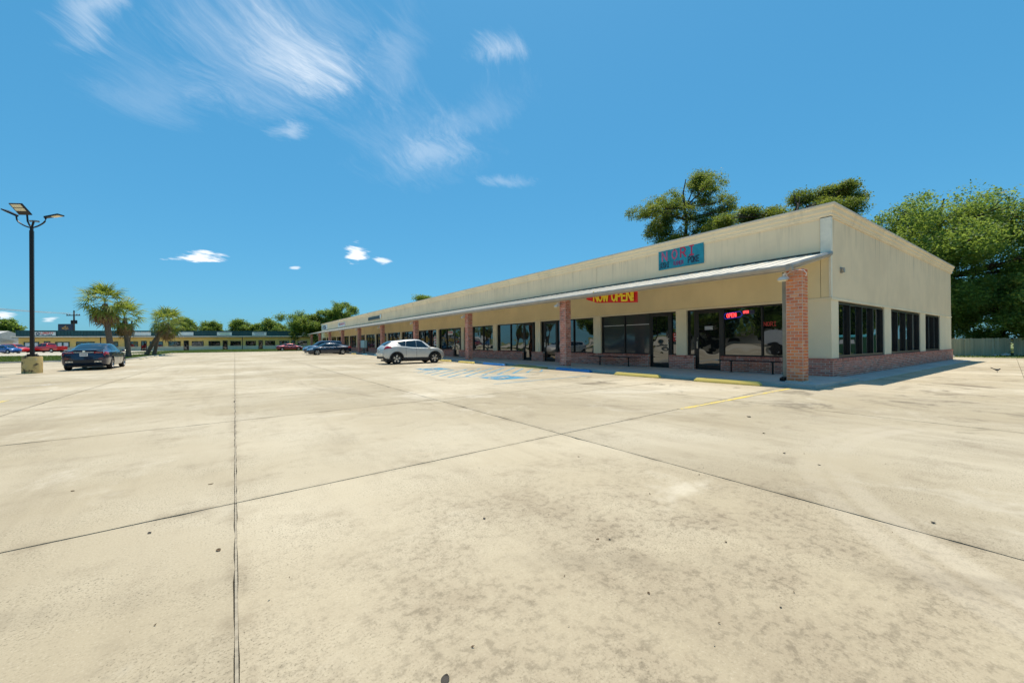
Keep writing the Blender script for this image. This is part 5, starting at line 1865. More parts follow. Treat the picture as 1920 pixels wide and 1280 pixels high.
# ================================================================== palms
def frond_mesh(seed, L_=1.15, droop=.5, mat='leaf_palm'):
    """fan leaf: petiole and pleated, splitting segments; grows along +X"""
    r_ = random.Random(seed)
    quads = []

    def ribbon(p, q, wa, wb, nv):
        d = (q - p); sdv = d.cross(nv); sdv = sdv.normalized() if sdv.length > 1e-6 else Vector((0, 1, 0))
        quads.append([p - sdv * wa, p + sdv * wa, q + sdv * wb, q - sdv * wb])
    base = Vector((0, 0, 0)); hub = Vector((L_ * .82, 0, -droop * .06))
    mid = Vector((L_ * .42, 0, .07))
    ribbon(base, mid, .03, .022, Vector((0, 0, 1))); ribbon(mid, hub, .022, .018, Vector((0, 0, 1)))
    n = 15
    for k in range(n):
        an = R(-112 + 224 * k / (n - 1)) + r_.uniform(-.05, .05)
        ln = L_ * (.74 - .20 * abs(k - (n - 1) / 2) / ((n - 1) / 2)) * r_.uniform(.85, 1.08)
        d = Vector((math.cos(an), math.sin(an), r_.uniform(-.12, .18)))
        p1 = hub + d * ln * .5 + Vector((0, 0, .05 - droop * .10)); p2 = hub + d * ln + Vector((0, 0, -droop * r_.uniform(.35, .75)))
        nv = Vector((r_.uniform(-.25, .25), r_.uniform(-.25, .25), 1))
        ribbon(hub, p1, .012, .045, nv); ribbon(p1, p2, .045, .006, nv)
    arr = np.array([[list(v) for v in q_] for q_ in quads])
    return mesh_quads('frond', arr, mat)


FRONDS = [frond_mesh(i, 1.3, (.25, .45, .6, .8)[i]) for i in range(4)]
DEAD = [frond_mesh(20 + i, 1.15, 1.0, 'leaf_dead') for i in range(3)]


def palm(label, base, top, r0, r1, seed, size=1.0, nf=34, nd=22, bow=0.3):
    r_ = random.Random(seed)
    t = thing('palm_tree', label, 'palm', base, group='fan palms on the grass island')
    B, T_ = Vector(base), Vector(top)
    pts = []; rr = []
    for k in range(15):
        u = k / 14
        p = B.lerp(T_, u) + Vector((.02 * math.sin(u * 7), .02 * math.cos(u * 5), 0))
        lean = Vector((T_.x - B.x, T_.y - B.y, 0)); p += lean * (u * u - u) * .35
        pts.append(p - Vector((0, 0, .1)) if k == 0 else p)
        rr.append((r0 + (r1 - r0) * u) * (1.25 - .25 * min(1, u * 6)) * (1 + .05 * math.sin(k * 2.1)))
    b = MB(); b.tube(pts, rr, 12); b.build('trunk', 'palm_bark', t, smooth=True)
    for i in range(nf):
        o = bpy.data.objects.new('frond', FRONDS[r_.randrange(4)]); COL.objects.link(o); o.parent = t
        az = i * 2.39996 + r_.uniform(-.3, .3); u = (i + .5) / nf
        el = R(78 - 128 * u + r_.uniform(-9, 9))
        o.location = T_ - B + Vector((0, 0, .28 * (1 - u)))
        o.rotation_euler = (r_.uniform(-.5, .5), -el, az)
        s_ = size * r_.uniform(.85, 1.15); o.scale = (s_, s_, s_)
    for i in range(nd):
        o = bpy.data.objects.new('dead_frond', DEAD[r_.randrange(3)]); COL.objects.link(o); o.parent = t
        az = i * 2.39996 + 1
        o.location = T_ - B + Vector((0, 0, -.10 - .3 * r_.random()))
        o.rotation_euler = (r_.uniform(-.6, .6), R(r_.uniform(42, 82)), az)
        s_ = size * r_.uniform(.8, 1.1); o.scale = (s_, s_, s_)


palm('tallest fan palm with a full skirt of dead fronds beside the navy sedan', (-9.15, 50.2, 0), (-9.6, 50.5, 5.05), .24, .20, 1, 1.03, 42, 28)
palm('shorter upright fan palm behind the tallest palm', (-9.1, 57.0, 0), (-9.45, 57.4, 4.15), .22, .18, 2, .98)
palm('fan palm with the steepest leaning trunk on the grass island', (-9.0, 66.3, 0), (-6.75, 65.0, 3.95), .22, .18, 3, 1.05)
palm('fan palm with a gently leaning trunk behind the steeply leaning palm', (-8.6, 69.0, 0), (-7.55, 68.3, 4.35), .20, .17, 4, .92)

# ================================================================== far shops
FA = Vector((-40.9, 140.4)); FD = Vector((0.9557, -0.29434)); FN = Vector((-FD.y, FD.x)) * -1   # FN faces us
if FN.dot(Vector((0, -1))) < 0: FN = -FN
FL = 68.0
fb = thing('far_shops', 'long yellow shop building with dark green metal mansard behind the lawn', 'building', (*(FA + FD * FL / 2), 0))


def fbox(mb, s0, s1, o0, o1, z0, z1):
    """s along the front, o outwards"""
    p = []
    for z in (z0, z1):
        for s_, o_ in ((s0, o0), (s1, o0), (s1, o1), (s0, o1)):
            q_ = FA + FD * s_ + FN * o_; p.append((q_.x, q_.y, z))
    mb.hexa(p)


def fpart(name, mat, *a, parent=None):
    m_ = MB(); fbox(m_, *a); return m_.build(name, mat, parent or fb)


fpart('wall', 'far_wall', 0, FL, -14, 0, 1.05, 3.4)
fpart('wall_base', 'far_wall_low', 0, FL, -14, .03, -.1, 1.05)
fpart('fascia', 'white_trim', -.6, FL + .6, .0, 1.05, 3.34, 3.55)
fpart('eave_soffit', 'frame_bronze', -.55, FL + .55, .0, 1.0, 3.22, 3.338)
fpart('mansard', 'green_metal', -.1, FL + .1, -14, .55, 3.55, 4.86)
rib = MB()
for i in range(int(FL / .6)):
    fbox(rib, i * .6, i * .6 + .06, .55, .61, 3.56, 4.85)
r_ = rib.build('mansard_ribs', 'green_metal', fb); r_['kind'] = 'stuff'
fpart('ridge_cap', 'green_metal', -.15, FL + .15, -.2, .64, 4.86, 4.93)
fw = [(0.93, 3.66), (6.53, 9.17), (10.35, 13.84), (16.81, 18.36), (19.62, 22.27), (24.62, 27.35), (28.45, 31.02), (33.4, 35.93), (37.03, 39.55), (41.82, 44.23), (45.33, 47.67), (49.85, 52.18), (53.21, 55.52), (57.61, 59.98), (62.0, 64.3)]
fd = [(4.52, 5.66), (22.9, 24.03), (31.69, 32.77), (40.15, 41.22), (48.29, 49.28), (56.17, 57.09)]
for s0, s1 in fw:
    m_ = MB()
    fbox(m_, s0, s1, .0, .07, 2.20, 2.28); fbox(m_, s0, s1, .0, .09, 1.02, 1.10); fbox(m_, s0, s0 + .08, .0, .07, 1.10, 2.2); fbox(m_, s1 - .08, s1, .0, .07, 1.10, 2.2)
    fbox(m_, (s0 + s1) / 2 - .03, (s0 + s1) / 2 + .03, .0, .06, 1.10, 2.2)
    w_ = m_.build('window', 'frame_bronze', fb)
    for a_, b2 in ((s0 + .08, (s0 + s1) / 2 - .03), ((s0 + s1) / 2 + .03, s1 - .08)):
        fpart('pane', 'shop_glass', a_, b2, .005, .03, 1.10, 2.2, parent=w_)
for s0, s1 in fd:
    m_ = MB()
    fbox(m_, s0, s0 + .12, .032, .09, .0, 2.3); fbox(m_, s1 - .12, s1, .032, .09, .0, 2.3); fbox(m_, s0, s1, .032, .10, 2.3, 2.4); fbox(m_, s0 + .12, s1 - .12, .032, .08, .0, .25)
    d_ = m_.build('door', 'frame_bronze', fb)
    fpart('pane', 'shop_glass', s0 + .12, s1 - .12, .035, .06, .25, 2.3, parent=d_)
for s_ in (15.4, 44.78):
    fpart('downspout', 'frame_bronze', s_, s_ + .14, .9, 1.04, 0, 3.34)
posters = [(7.0, 7.7), (8.1, 8.9), (1.2, 2.0), (2.5, 3.4)]
for a_, b2 in posters:
    fpart('window_poster', 'poster_white', a_, b2, .032, .037, 1.25, 2.05)
far_signs = [(3.29, 7.01, 'white sign with red LIBERTY lettering and a dark round emblem on the green mansard', 'LIB'),
             (21.6, 25.2, 'blank white sign on the green mansard behind the second palm', None),
             (30.8, 34.0, 'blank pale sign on the green mansard beside the leaning palms', None),
             (39.1, 42.4, 'white sign with faint green lettering on the green mansard', 'GREEN'),
             (47.0, 50.3, 'white sign with faint dark lettering on the green mansard', 'DARK'),
             (58.8, 61.7, 'pale sign on the green mansard next to the canopy tip', None)]
for s0, s1, lab, kind_ in far_signs:
    c_ = FA + FD * (s0 + s1) / 2 + FN * .66
    t = thing('far_sign', lab, 'sign', (c_.x, c_.y, 3.75), group=None)
    m_ = MB(); fbox(m_, s0, s1, .615, .70, 3.72, 4.58); m_.build('board', 'sign_white', t)
    if kind_ == 'LIB':
        o3 = FA + FD * (s0 + 1.05) + FN * .70
        x_ = MB(); stroke_text(x_, 'LIBERTY', (o3.x, o3.y, 4.16), (FD.x, FD.y, 0), (0, 0, 1), (FN.x, FN.y, 0), .32, .085, thick=.01, hscale=1.25); x_.build('lettering', 'banner_red', t)
        x_ = MB(); stroke_text(x_, 'TAX - LOANS', (o3.x, o3.y, 3.84), (FD.x, FD.y, 0), (0, 0, 1), (FN.x, FN.y, 0), .22, .065, thick=.01, hscale=1.15); x_.build('lettering', 'dark_ink', t)
        e3 = FA + FD * (s0 + .55) + FN * .705
        x_ = MB()
        for k in range(18):
            a0, a1 = 2 * math.pi * k / 18, 2 * math.pi * (k + 1) / 18
            cc = Vector((e3.x, e3.y, 4.15)); fx = Vector((FD.x, FD.y, 0)); n3 = Vector((FN.x, FN.y, 0))
            ri = .10 if k > 9 else .20
            pts = []
            for dd in (0, .012):
                for r3, a3 in ((ri, a0), (.40, a0), (.40, a1), (ri, a1)):
                    pts.append(cc + fx * math.cos(a3) * r3 + Vector((0, 0, math.sin(a3) * r3 * .85)) + n3 * dd)
            x_.hexa(pts)
        x_.build('emblem', 'dark_ink', t)
    elif kind_:
        x_ = MB()
        for k in range(2):
            fbox(x_, s0 + .4 + (.3 if k else 0), s1 - .5, .70, .708, 4.25 - k * .32, 4.36 - k * .32)
        x_.build('print', 'sign_green' if kind_ == 'GREEN' else 'dark_ink', t)

# billboard, utility pole, wires, street light beyond
bbp = Vector((-41.7, 175.0))
bb = thing('billboard', 'dark navy billboard with a gold bird emblem rising behind the green mansard', 'billboard', (bbp.x, bbp.y, 0))
VX = Vector((.8213, -.5704, 0)); VN = Vector((-.5704, -.8213, 0))


def vbox(mb, c, sx, o0, o1, z0, z1):
    p = []
    for z in (z0, z1):
        for a_, o_ in ((-sx, o0), (sx, o0), (sx, o1), (-sx, o1)):
            q_ = Vector((c.x, c.y, 0)) + VX * a_ + VN * o_; p.append((q_.x, q_.y, z))
    mb.hexa(p)


m_ = MB(); vbox(m_, bbp, 2.1, -.15, .15, 5.6, 7.9); m_.build('panel', 'billboard_navy', bb)
for off_ in (-1.4, 1.4):
    m_ = MB(); vbox(m_, bbp + Vector((VX.x, VX.y)) * off_, .13, -.35, -.16, 0, 7.2); m_.build('post', 'wood_pole', bb)
m_ = MB()
base3 = Vector((bbp.x, bbp.y, 6.6)) + VN * .16
for (x0, z0, x1, z1, w_) in ((-.9, .0, -.1, .35, .16), (-.1, .35, .35, .8, .15), (-.1, .3, .6, .15, .22), (.6, .15, 1.0, .45, .14), (-.9, .0, .2, -.35, .14), (.2, -.35, 1.1, -.1, .14)):
    d_ = Vector((x1 - x0, z1 - z0)).normalized(); n_ = Vector((-d_.y, d_.x)) * w_
    pts = []
    for dd in (0, .02):
        for a_, b2 in ((x0 - n_.x, z0 - n_.y), (x1 - n_.x * .4, z1 - n_.y * .4), (x1 + n_.x * .4, z1 + n_.y * .4), (x0 + n_.x, z0 + n_.y)):
            pts.append(base3 + VX * a_ + Vector((0, 0, b2)) + VN * (dd + .001 * x0))
    m_.hexa(pts)
m_.build('emblem', 'gold', bb)
upp = Vector((-41.3, 181.0))
up_ = thing('utility_pole', 'wooden utility pole with crossarm and transformers behind the far shops', 'utility pole', (upp.x, upp.y, 0))
m_ = MB(); m_.tube([(upp.x, upp.y, 0), (upp.x, upp.y, 12.4)], [.28, .17], 8); m_.build('pole', 'wood_pole', up_, smooth=True)
m_ = MB(); vbox(m_, upp, 2.1, .1, .32, 10.7, 10.98); m_.build('crossarm', 'wood_pole', up_)
for o_ in (-1.9, -1.1, 1.1, 1.9):
    q_ = Vector((upp.x, upp.y, 0)) + VX * o_ + VN * .2
    m_ = MB(); m_.lathe([(.10, 10.98), (.13, 11.06), (.07, 11.2), (.05, 11.3)], 8, 'Z', (q_.x, q_.y, 0)); m_.build('insulator', 'frame_light', up_)
for o_ in (-.62, .62):
    q_ = Vector((upp.x, upp.y, 0)) + VX * o_
    m_ = MB(); m_.lathe([(.30, 8.2), (.32, 8.3), (.32, 9.2), (.2, 9.35)], 12, 'Z', (q_.x, q_.y, 0)); m_.build('transformer', 'frame_bronze', up_, smooth=True)
for i, (o_, z_, dz_) in enumerate(((-1.9, 11.3, 9.0), (-1.1, 11.3, 7.2), (1.9, 11.3, 8.0))):
    s3_ = Vector((upp.x, upp.y, z_)) + VX * o_ + VN * .2
    e3_ = Vector((-118, 150, 11.5 + dz_))
    m_ = MB(); pts = []
    for k in range(17):
        u = k / 16; p = s3_.lerp(e3_, u); p.z -= 3.0 * 4 * u * (1 - u) * .5; pts.append(p)
    m_.tube(pts, .035, 4)
    tag(m_.build('power_line', 'black_metal'), 'sagging power line running from the utility pole crossarm', 'wire', 'power lines on the utility pole')
# two street lights seen over the roof
sl = Vector((-17.5, 150.0))
t = thing('street_light', 'thin twin-armed street light rising beyond the green mansard', 'street light', (sl.x, sl.y, 0))
m_ = MB(); m_.tube([(sl.x, sl.y, 0), (sl.x, sl.y, 6.4)], .09, 6); m_.build('pole', 'frame_light', t)
for sd in (-1, 1):
    m_ = MB(); pc = Vector((sl.x, sl.y, 6.3)); m_.tube([pc, pc + VX * sd * .5 + Vector((0, 0, .25)), pc + VX * sd * .9 + Vector((0, 0, .8))], .06, 6); m_.build('arm', 'frame_light', t)
    m_ = MB(); q_ = pc + VX * sd * .95 + Vector((0, 0, .85)); m_.box(q_.x - .28, q_.x + .28, q_.y - .2, q_.y + .2, q_.z, q_.z + .14); m_.build('lamp_head', 'frame_bronze', t)
sl = Vector((-24.5, 118.5))
t = thing('leaning_post', 'thin dark leaning post behind the tallest palm', 'post', (-20.6, 131.0, 0))
m_ = MB(); m_.tube([(-20.6, 131.0, 3.0), (-20.2, 130.7, 7.2)], [.10, .16], 6); m_.tube([(-20.6, 131.0, 0), (-20.6, 131.0, 3.05)], .10, 6); m_.build('shaft', 'frame_bronze', t)

# white houses at the far left
def house(c, sx, sy, hz, ridge, label):
    t = thing('white_house', label, 'house', (c[0], c[1], 0))
    t.location = (0, 0, 0)
    m_ = MB(); m_.box(-sx, sx, -sy, sy, 0, hz); m_.build('wall', 'house_white', t, world=False)
    m_ = MB(); e = .5
    m_.add([(-sx - e, -sy - e, hz - .1), (sx + e, -sy - e, hz - .1), (sx + e, sy + e, hz - .1), (-sx - e, sy + e, hz - .1), (-sx - e, 0, ridge), (sx + e, 0, ridge)],
           [(0, 1, 5, 4), (2, 3, 4, 5), (0, 4, 3), (1, 2, 5), (0, 3, 2, 1)])
    rf = m_.build('roof', 'house_roof', t, world=False)
    for x in (-sx * .55, sx * .2):
        m_ = MB(); m_.box(x, x + 1.2, -sy - .05, -sy + .02, 1.0, 2.2); w_ = m_.build('window', 'frame_light', t, world=False)
        m_ = MB(); m_.box(x + .1, x + 1.1, -sy - .07, -sy - .04, 1.1, 2.1); m_.build('pane', 'shop_glass', w_, world=False)
    t.location = (c[0], c[1], 0); t.rotation_euler = (0, 0, FB)
    return t


house((-55.5, 168.0), 7, 6, 2.9, 5.4, 'white house with pale gable roof behind the red utility car')
house((-47.5, 141.0), 3.6, 4.0, 2.4, 3.7, 'low white outbuilding at the end of the far shops')

# ================================================================== trees
def ground_leaves(seed, lobes, n_clump, per, size, spread, flat=.6):
    """leaf quads in clumps spread through ellipsoid lobes: (cx,cy,cz,rx,ry,rz,weight)"""
    rs = np.random.RandomState(seed)
    w = np.array([l[6] for l in lobes]); w = w / w.sum()
    idx = rs.choice(len(lobes), n_clump, p=w)
    lb = np.array([l[:6] for l in lobes])
    d = rs.normal(size=(n_clump, 3)); d /= np.linalg.norm(d, axis=1)[:, None]
    rad = rs.uniform(.35, 1.0, n_clump) ** .45
    cen = lb[idx, :3] + d * rad[:, None] * lb[idx, 3:]
    csz = spread * rs.uniform(.55, 1.3, n_clump)
    c = np.repeat(cen, per, 0) + np.clip(rs.normal(size=(n_clump * per, 3)), -1.7, 1.7) * np.repeat(csz, per)[:, None] * np.array([1, 1, flat])
    n = len(c)
    outw = np.repeat(d, per, 0)
    a = rs.normal(size=(n, 3)) + outw * .3
    a[:, 2] *= .6
    a /= np.linalg.norm(a, axis=1)[:, None]
    up = rs.normal(size=(n, 3)) * .7 + np.array([0, 0, 1.0])
    b = np.cross(a, up); b /= np.linalg.norm(b, axis=1)[:, None] + 1e-9
    s_ = size * rs.uniform(.6, 1.35, n)
    A = a * s_[:, None]; B = b * (s_ * .55)[:, None]
    q = np.stack([c - A, c + B * .9, c + A, c - B * .9], 1)
    return q, cen


def limb(mb, p0, p1, r0, r1, rnd, bend=.15, n=6):
    p0, p1 = Vector(p0), Vector(p1); L_ = (p1 - p0).length
    pts = []; rr = []
    off = Vector((rnd.uniform(-1, 1), rnd.uniform(-1, 1), rnd.uniform(-.3, .6))) * bend * L_
    for k in range(n + 1):
        u = k / n
        pts.append(p0.lerp(p1, u) + off * math.sin(u * math.pi) + Vector((rnd.uniform(-1, 1), rnd.uniform(-1, 1), 0)) * .03 * L_ * (0 < k < n))
        rr.append(r0 + (r1 - r0) * u)
    mb.tube(pts, rr, 7)
    return pts


def make_tree(name, label, loc, lobes, n_clump, per, size, spread, leafmat, trunk_r, seed, fork=.35, group=None, flat=.6, sprays=0):
    rnd = random.Random(seed)
    t = thing(name, label, 'tree', (*loc, 0), group=group)
    q, cen = ground_leaves(seed, lobes, n_clump, per, size, spread, flat)
    mb = MB()
    H = max(l[2] + l[5] for l in lobes)
    fz = H * fork
    mb_pts = limb(mb, (0, 0, -.3), (rnd.uniform(-.3, .3), rnd.uniform(-.3, .3), fz), trunk_r * 1.25, trunk_r * .85, rnd, .03)
    top = mb_pts[-1]
    main = limb(mb, top, Vector((rnd.uniform(-.5, .5), rnd.uniform(-.5, .5), H * .93)), trunk_r * .75, trunk_r * .12, rnd, .05)
    for l in (lobes if len(lobes) < 40 else lobes[::3]):
        c_ = Vector(l[:3])
        # leave the trunk below the lobe
        z_ = max(fz * .8, min(c_.z - l[5] * .6, H * .8))
        st_ = min(mb_pts + main, key=lambda p: abs(p.z - z_))
        rr0 = trunk_r * .42 * (1 - .5 * z_ / H)
        pts = limb(mb, st_, c_, rr0, rr0 * .35, rnd, .12)
        for k in range(4):
            e_ = c_ + Vector((rnd.gauss(0, 1) * l[3], rnd.gauss(0, 1) * l[4], rnd.gauss(.3, .7) * l[5])) * .55
            limb(mb, pts[3 + k % 3], e_, rr0 * .4, rr0 * .08, rnd, .15, 4)
    mb.build('trunk', 'bark', t, smooth=True, world=False)
    cr = link('crown', mesh_quads('crown', q, leafmat), t)
    return t


def lobes_round(seed, H, Rr, z0, n, lob):
    rnd = random.Random(seed); out = []
    for i in range(n):
        az = i * 2.4 + rnd.uniform(-.4, .4); u = (i + .5) / n
        z = z0 + (H - z0) * (.12 + .78 * u)
        prof = math.sin(math.pi * min(1, (.30 + .70 * u) * .93)) ** .6
        r = Rr * prof * rnd.uniform(.45, .85)
        s = lob * rnd.uniform(.7, 1.25)
        out.append((math.cos(az) * r, math.sin(az) * r, z, s, s, s * .72, s ** 2))
    return out


def break_up(lobes, seed, k=3, j=.62, sc=.62):
    """split lobes into smaller ragged tufts"""
    rnd = random.Random(seed); out = []
    for l in lobes:
        for i in range(k):
            f = rnd.uniform(.65, 1.25) * sc
            out.append((l[0] + rnd.gauss(0, j) * l[3] * .8, l[1] + rnd.gauss(0, j) * l[4] * .8, l[2] + rnd.gauss(.1, j) * l[5] * .9, l[3] * f, l[4] * f, l[5] * f, l[6] * f * f))
    return out


# great oak to the right of the side wall
make_tree('oak_tree', 'huge dense leafy tree towering behind the wooden fence and side wall', (55.0, 7.4),
          [(l[0], l[1], l[2], l[3], l[4], l[5] * 1.35, l[6]) for l in break_up(lobes_round(5, 14.4, 8.6, 1.0, 60, 2.0), 2, 3, .55, .66)], 3300, 46, .11, .36, 'leaf_oak', .55, 5, .22, flat=.95)
make_tree('leafy_shrub_tree', 'paler bushy tree leaning over the fence in front of the great tree', (51.2, 3.6),
          break_up(lobes_round(8, 6.6, 3.4, .6, 24, 1.2), 3, 2, .5, .7), 1500, 40, .10, .32, 'leaf_light', .20, 8, .25, flat=.9)
# open-crowned tree behind the roof: clear limbs, yellowing clumps
ly = [(-5.2, 1.5, 16.2, 1.7, 1.7, 1.3, 2), (-4.4, .6, 18.6, 1.5, 1.6, 1.1, 2), (-6.2, 1.2, 19.2, 1.2, 1.2, .8, 1.2), (-3.7, .8, 14.0, 1.6, 1.6, 1.6, 2), (-4.6, 0, 12.0, 1.3, 1.3, 1.2, 1.6),
      (-1.9, 0, 18.2, 1.6, 1.6, 1.1, 2), (-.4, 0, 21.3, 1.7, 1.7, 1.1, 2.4), (1.7, -.5, 20.6, 1.7, 1.7, 1.2, 2.4), (.7, .2, 22.6, 1.3, 1.3, .8, 1.5), (3.2, -.8, 19.3, 1.5, 1.5, 1.0, 1.8),
      (.8, 0, 17.2, 1.8, 1.8, 1.2, 2), (2.7, -.5, 16.2, 1.8, 1.8, 1.2, 2.2), (-1.2, .4, 14.6, 1.9, 1.9, 1.3, 2.2), (1.6, -.4, 13.6, 2.0, 2.0, 1.4, 2.4), (4.3, -1, 14.6, 1.6, 1.6, 1.1, 1.8),
      (5.9, -1.5, 13.2, 1.5, 1.5, 1.0, 1.5), (-2.0, .5, 11.8, 2.2, 2.2, 1.5, 2.2), (2.8, -.4, 11.2, 2.4, 2.4, 1.5, 2.2), (7.4, -2, 14.4, 1.2, 1.2, .9, 1.0)]


ly_more = [(3.4, 0, 17.6, 1.7, 1.7, 1.3, 2), (5.0, 0, 16.4, 1.7, 1.7, 1.2, 2), (-2.9, 0, 16.4, 1.6, 1.6, 1.3, 2), (4.6, 0, 12.6, 2, 2, 1.4, 2), (6.9, 0, 12.0, 1.6, 1.6, 1.2, 1.5), (-.4, 0, 19.5, 1.6, 1.6, 1.2, 2), (2.4, 0, 18.6, 1.5, 1.5, 1.2, 2), (.6, 0, 12.8, 2, 2, 1.4, 2)]


def turn(lobes, ax=VX, ay=-VN):
    return [(*(ax * l[0] + ay * l[1]).to_tuple()[:2], *l[2:]) for l in lobes]


make_tree('open_crowned_tree', 'tall open-crowned tree with yellowing clumps above the parapet sign', (44.6, 27.6), break_up(turn([(l[0] + .9, l[1], l[2] - 2.0, l[3] * 1.25, l[4] * 1.25, l[5] * 1.3, l[6]) for l in ly + ly_more]), 6, 3, .8),
          2300, 56, .085, .30, 'leaf_cypress', .38, 31, .45, flat=.6)
ly2 = [(-4.2, 0, 11.4, 1.1, 1.1, .8, 1), (-2.6, 0, 12.3, 1.3, 1.3, .7, 1.3), (-.9, 0, 12.2, 1.2, 1.2, .8, 1.3), (2.0, 0, 12.6, 1.2, 1.2, .9, 1.3), (3.6, 0, 13.8, 1.5, 1.5, 1.0, 1.6), (5.2, 0, 14.2, 1.1, 1.1, .7, 1), (-3.0, 0, 9.8, 1.6, 1.6, 1.2, 1.5), (3.6, 0, 11.2, 1.8, 1.8, 1.3, 1.6)]
make_tree('roofside_tree', 'tree tops showing just over the parapet corner', (44.0, 16.2), break_up(turn([(l[0] * 1.3 - .5, l[1], l[2] + 1.1, *l[3:]) for l in ly2]), 7, 3, .75, .62), 1200, 56, .085, .34, 'leaf_cypress', .30, 37, .5)
# trees beyond the far end of the strip
mid = [('dark leafy tree crowning above the far end sign of the strip', (24.5, 118.0), 13.8, 4.6, 51), ('spreading tree with ragged top left of the strip far end', (16.5, 124.0), 9.4, 6.4, 52),
       ('broad mid green tree between the ragged tree and the tall dark tree', (21.5, 124.0), 11.0, 5.2, 53), ('lower round tree showing over the right end of the green mansard', (9.5, 136.0), 8.0, 4.0, 54),
       ('lone tree top peeping over the middle of the parapet', (38.5, 93.0), 13.6, 3.2, 55)]
for lab, lc, H_, R_, sd_ in mid:
    make_tree('background_tree', lab, lc, break_up(lobes_round(sd_, H_, R_, 2.0, 18, R_ * .30), sd_, 3, .55, .66), 1000, 32, .17, .42, 'leaf_far', .30, sd_, .3, flat=.85, group='trees beyond the far end of the strip')
far = [('wide tree over the green mansard behind the pale blank sign', (-12.5, 156.0), 9.6, 4.6, 61), ('ragged tree over the green mansard between two white signs', (-5.5, 154.0), 8.6, 3.9, 62),
       ('round light green tree over the mansard behind the faint green sign', (1.2, 151.0), 9.0, 4.0, 63), ('low tree over the mansard right of the downspout', (5.6, 149.0), 7.2, 2.8, 64),
       ('small far tree showing as a low mound over the mansard', (9.4, 190.0), 7.4, 5.0, 65)]
for lab, lc, H_, R_, sd_ in far:
    make_tree('background_tree', lab, lc, break_up(lobes_round(sd_, H_, R_, 2.0, 16, R_ * .30), sd_, 3, .55, .66), 700, 28, .19, .45, 'leaf_far', .28, sd_, .3, flat=.85, group='trees behind the far shops')
left_ = [('spreading tree with flat crown behind the white outbuilding', (-61.0, 198.0), 10.0, 4.0, 71), ('dark tree mass behind the white house', (-72.0, 205.0), 7.6, 7.0, 72)]
for lab, lc, H_, R_, sd_ in left_:
    make_tree('background_tree', lab, lc, lobes_round(sd_, H_, R_, 3.0, 14, R_ * .3), 420, 22, .36, .7, 'leaf_oak', .35, sd_, .4, group='trees at the far left street')

# what the windows look out on: trees, a pale store and parked trailer across the lot, all off to the left and behind
mirror_src = make_tree('street_tree', 'full street tree across the lot', (-44, 16), lobes_round(81, 13, 6.0, 2.0, 18, 2.2), 900, 26, .30, .6, 'leaf_oak', .4, 81, .25, group='street trees across the lot')
for i, (x, y, s_, rz) in enumerate(((-46, 30, 1.15, 1), (-50, 46, .9, 2), (-48, 60, 1.2, 3), (-52, 78, 1.05, 4), (-43, 2, 1.1, 5), (-40, -16, 1.2, .5), (18, -36, 1.0, 2.2), (34, -32, 1.15, 4.2), (62, -9.5, .85, 5.2), (72, -9, 1.0, 3.3), (84, -15, 1.1, 1.9), (52, -16, .9, 2.9), (-12, -40, 1.1, 1.2))):
    o = copy_tree(mirror_src); o.location = (x, y, 0); o.rotation_euler = (0, 0, rz); o.scale = (s_, s_, s_)
store = thing('pale_store', 'long low pale store across the street', 'building', (-62, 30, 0))
onebox('wall', 'house_white', store, -70, -58, 2, 62, 0, 3.6)
onebox('roof', 'house_roof', store, -70.5, -57.2, 1.5, 62.5, 3.6, 3.9)
for i in range(9):
    onebox('window', 'frame_bronze', store, -57.99, -57.9, 5 + i * 6.3, 8.4 + i * 6.3, .8, 2.4)
r_ = thing('roll_off_container', 'green ribbed roll-off container standing across the lot', 'container', (-24, 15, 0))
onebox('body', 'dumpster_green', r_, -25.3, -22.9, 11.5, 18.5, .35, 2.3)
for i in range(9): onebox('rib', 'dumpster_green', r_, -22.9, -22.78, 11.8 + i * .78, 11.95 + i * .78, .35, 2.3)
onebox('rail', 'black_metal', r_, -25.1, -23.1, 11.3, 18.7, .0, .35)
tr = thing('white_van', 'white box van parked along the street', 'van', (-34, 24, 0))
onebox('body', 'house_white', tr, -35.2, -33.0, 22, 27.2, .45, 2.5)
onebox('cab', 'house_white', tr, -35.1, -33.1, 20.2, 21.98, .45, 1.9)
onebox('windscreen', 'car_glass', tr, -35.0, -33.2, 20.16, 20.2, 1.2, 1.8)
for y in (21, 26):
    for x in (-35.2, -33.0):
        m_ = MB(); m_.lathe([(.2, -.12), (.40, -.12), (.40, .12), (.2, .12)], 18, 'X', (x, y, .40)); m_.build('wheel', 'rubber', tr)
# dumpster that the side windows mirror
dm = thing('dumpster', 'green dumpster with blue lids beside the wooden fence', 'dumpster', (44.0, -1.8, 0))
m_ = MB(); m_.add([(43.0, -3.3, .15), (45.0, -3.3, .15), (45.0, -.3, .15), (43.0, -.3, .15), (42.8, -3.4, 1.5), (45.1, -3.4, 1.7), (45.1, -.2, 1.7), (42.8, -.2, 1.5)],
                 [(0, 3, 2, 1), (4, 5, 6, 7), (0, 1, 5, 4), (1, 2, 6, 5), (2, 3, 7, 6), (3, 0, 4, 7)])
m_.build('body', 'dumpster_green', dm)
for y in (-3.38, -1.78):
    m_ = MB(); m_.hexa([(42.75, y, 1.52), (45.15, y, 1.73), (45.15, y + 1.55, 1.73), (42.75, y + 1.55, 1.52), (42.75, y, 1.58), (45.15, y, 1.79), (45.15, y + 1.55, 1.79), (42.75, y + 1.55, 1.58)]); m_.build('lid', 'lid_teal', dm)
onebox('label', 'poster_white', dm, 42.80, 42.86, -2.4, -1.2, .95, 1.3)
for y in (-3.0, -.6):
    for x in (43.3, 44.7):
        m_ = MB(); m_.lathe([(.0, -.04), (.09, -.04), (.09, .04), (0, .04)], 12, 'Y', (x, y, .09)); m_.build('caster', 'rubber', dm)

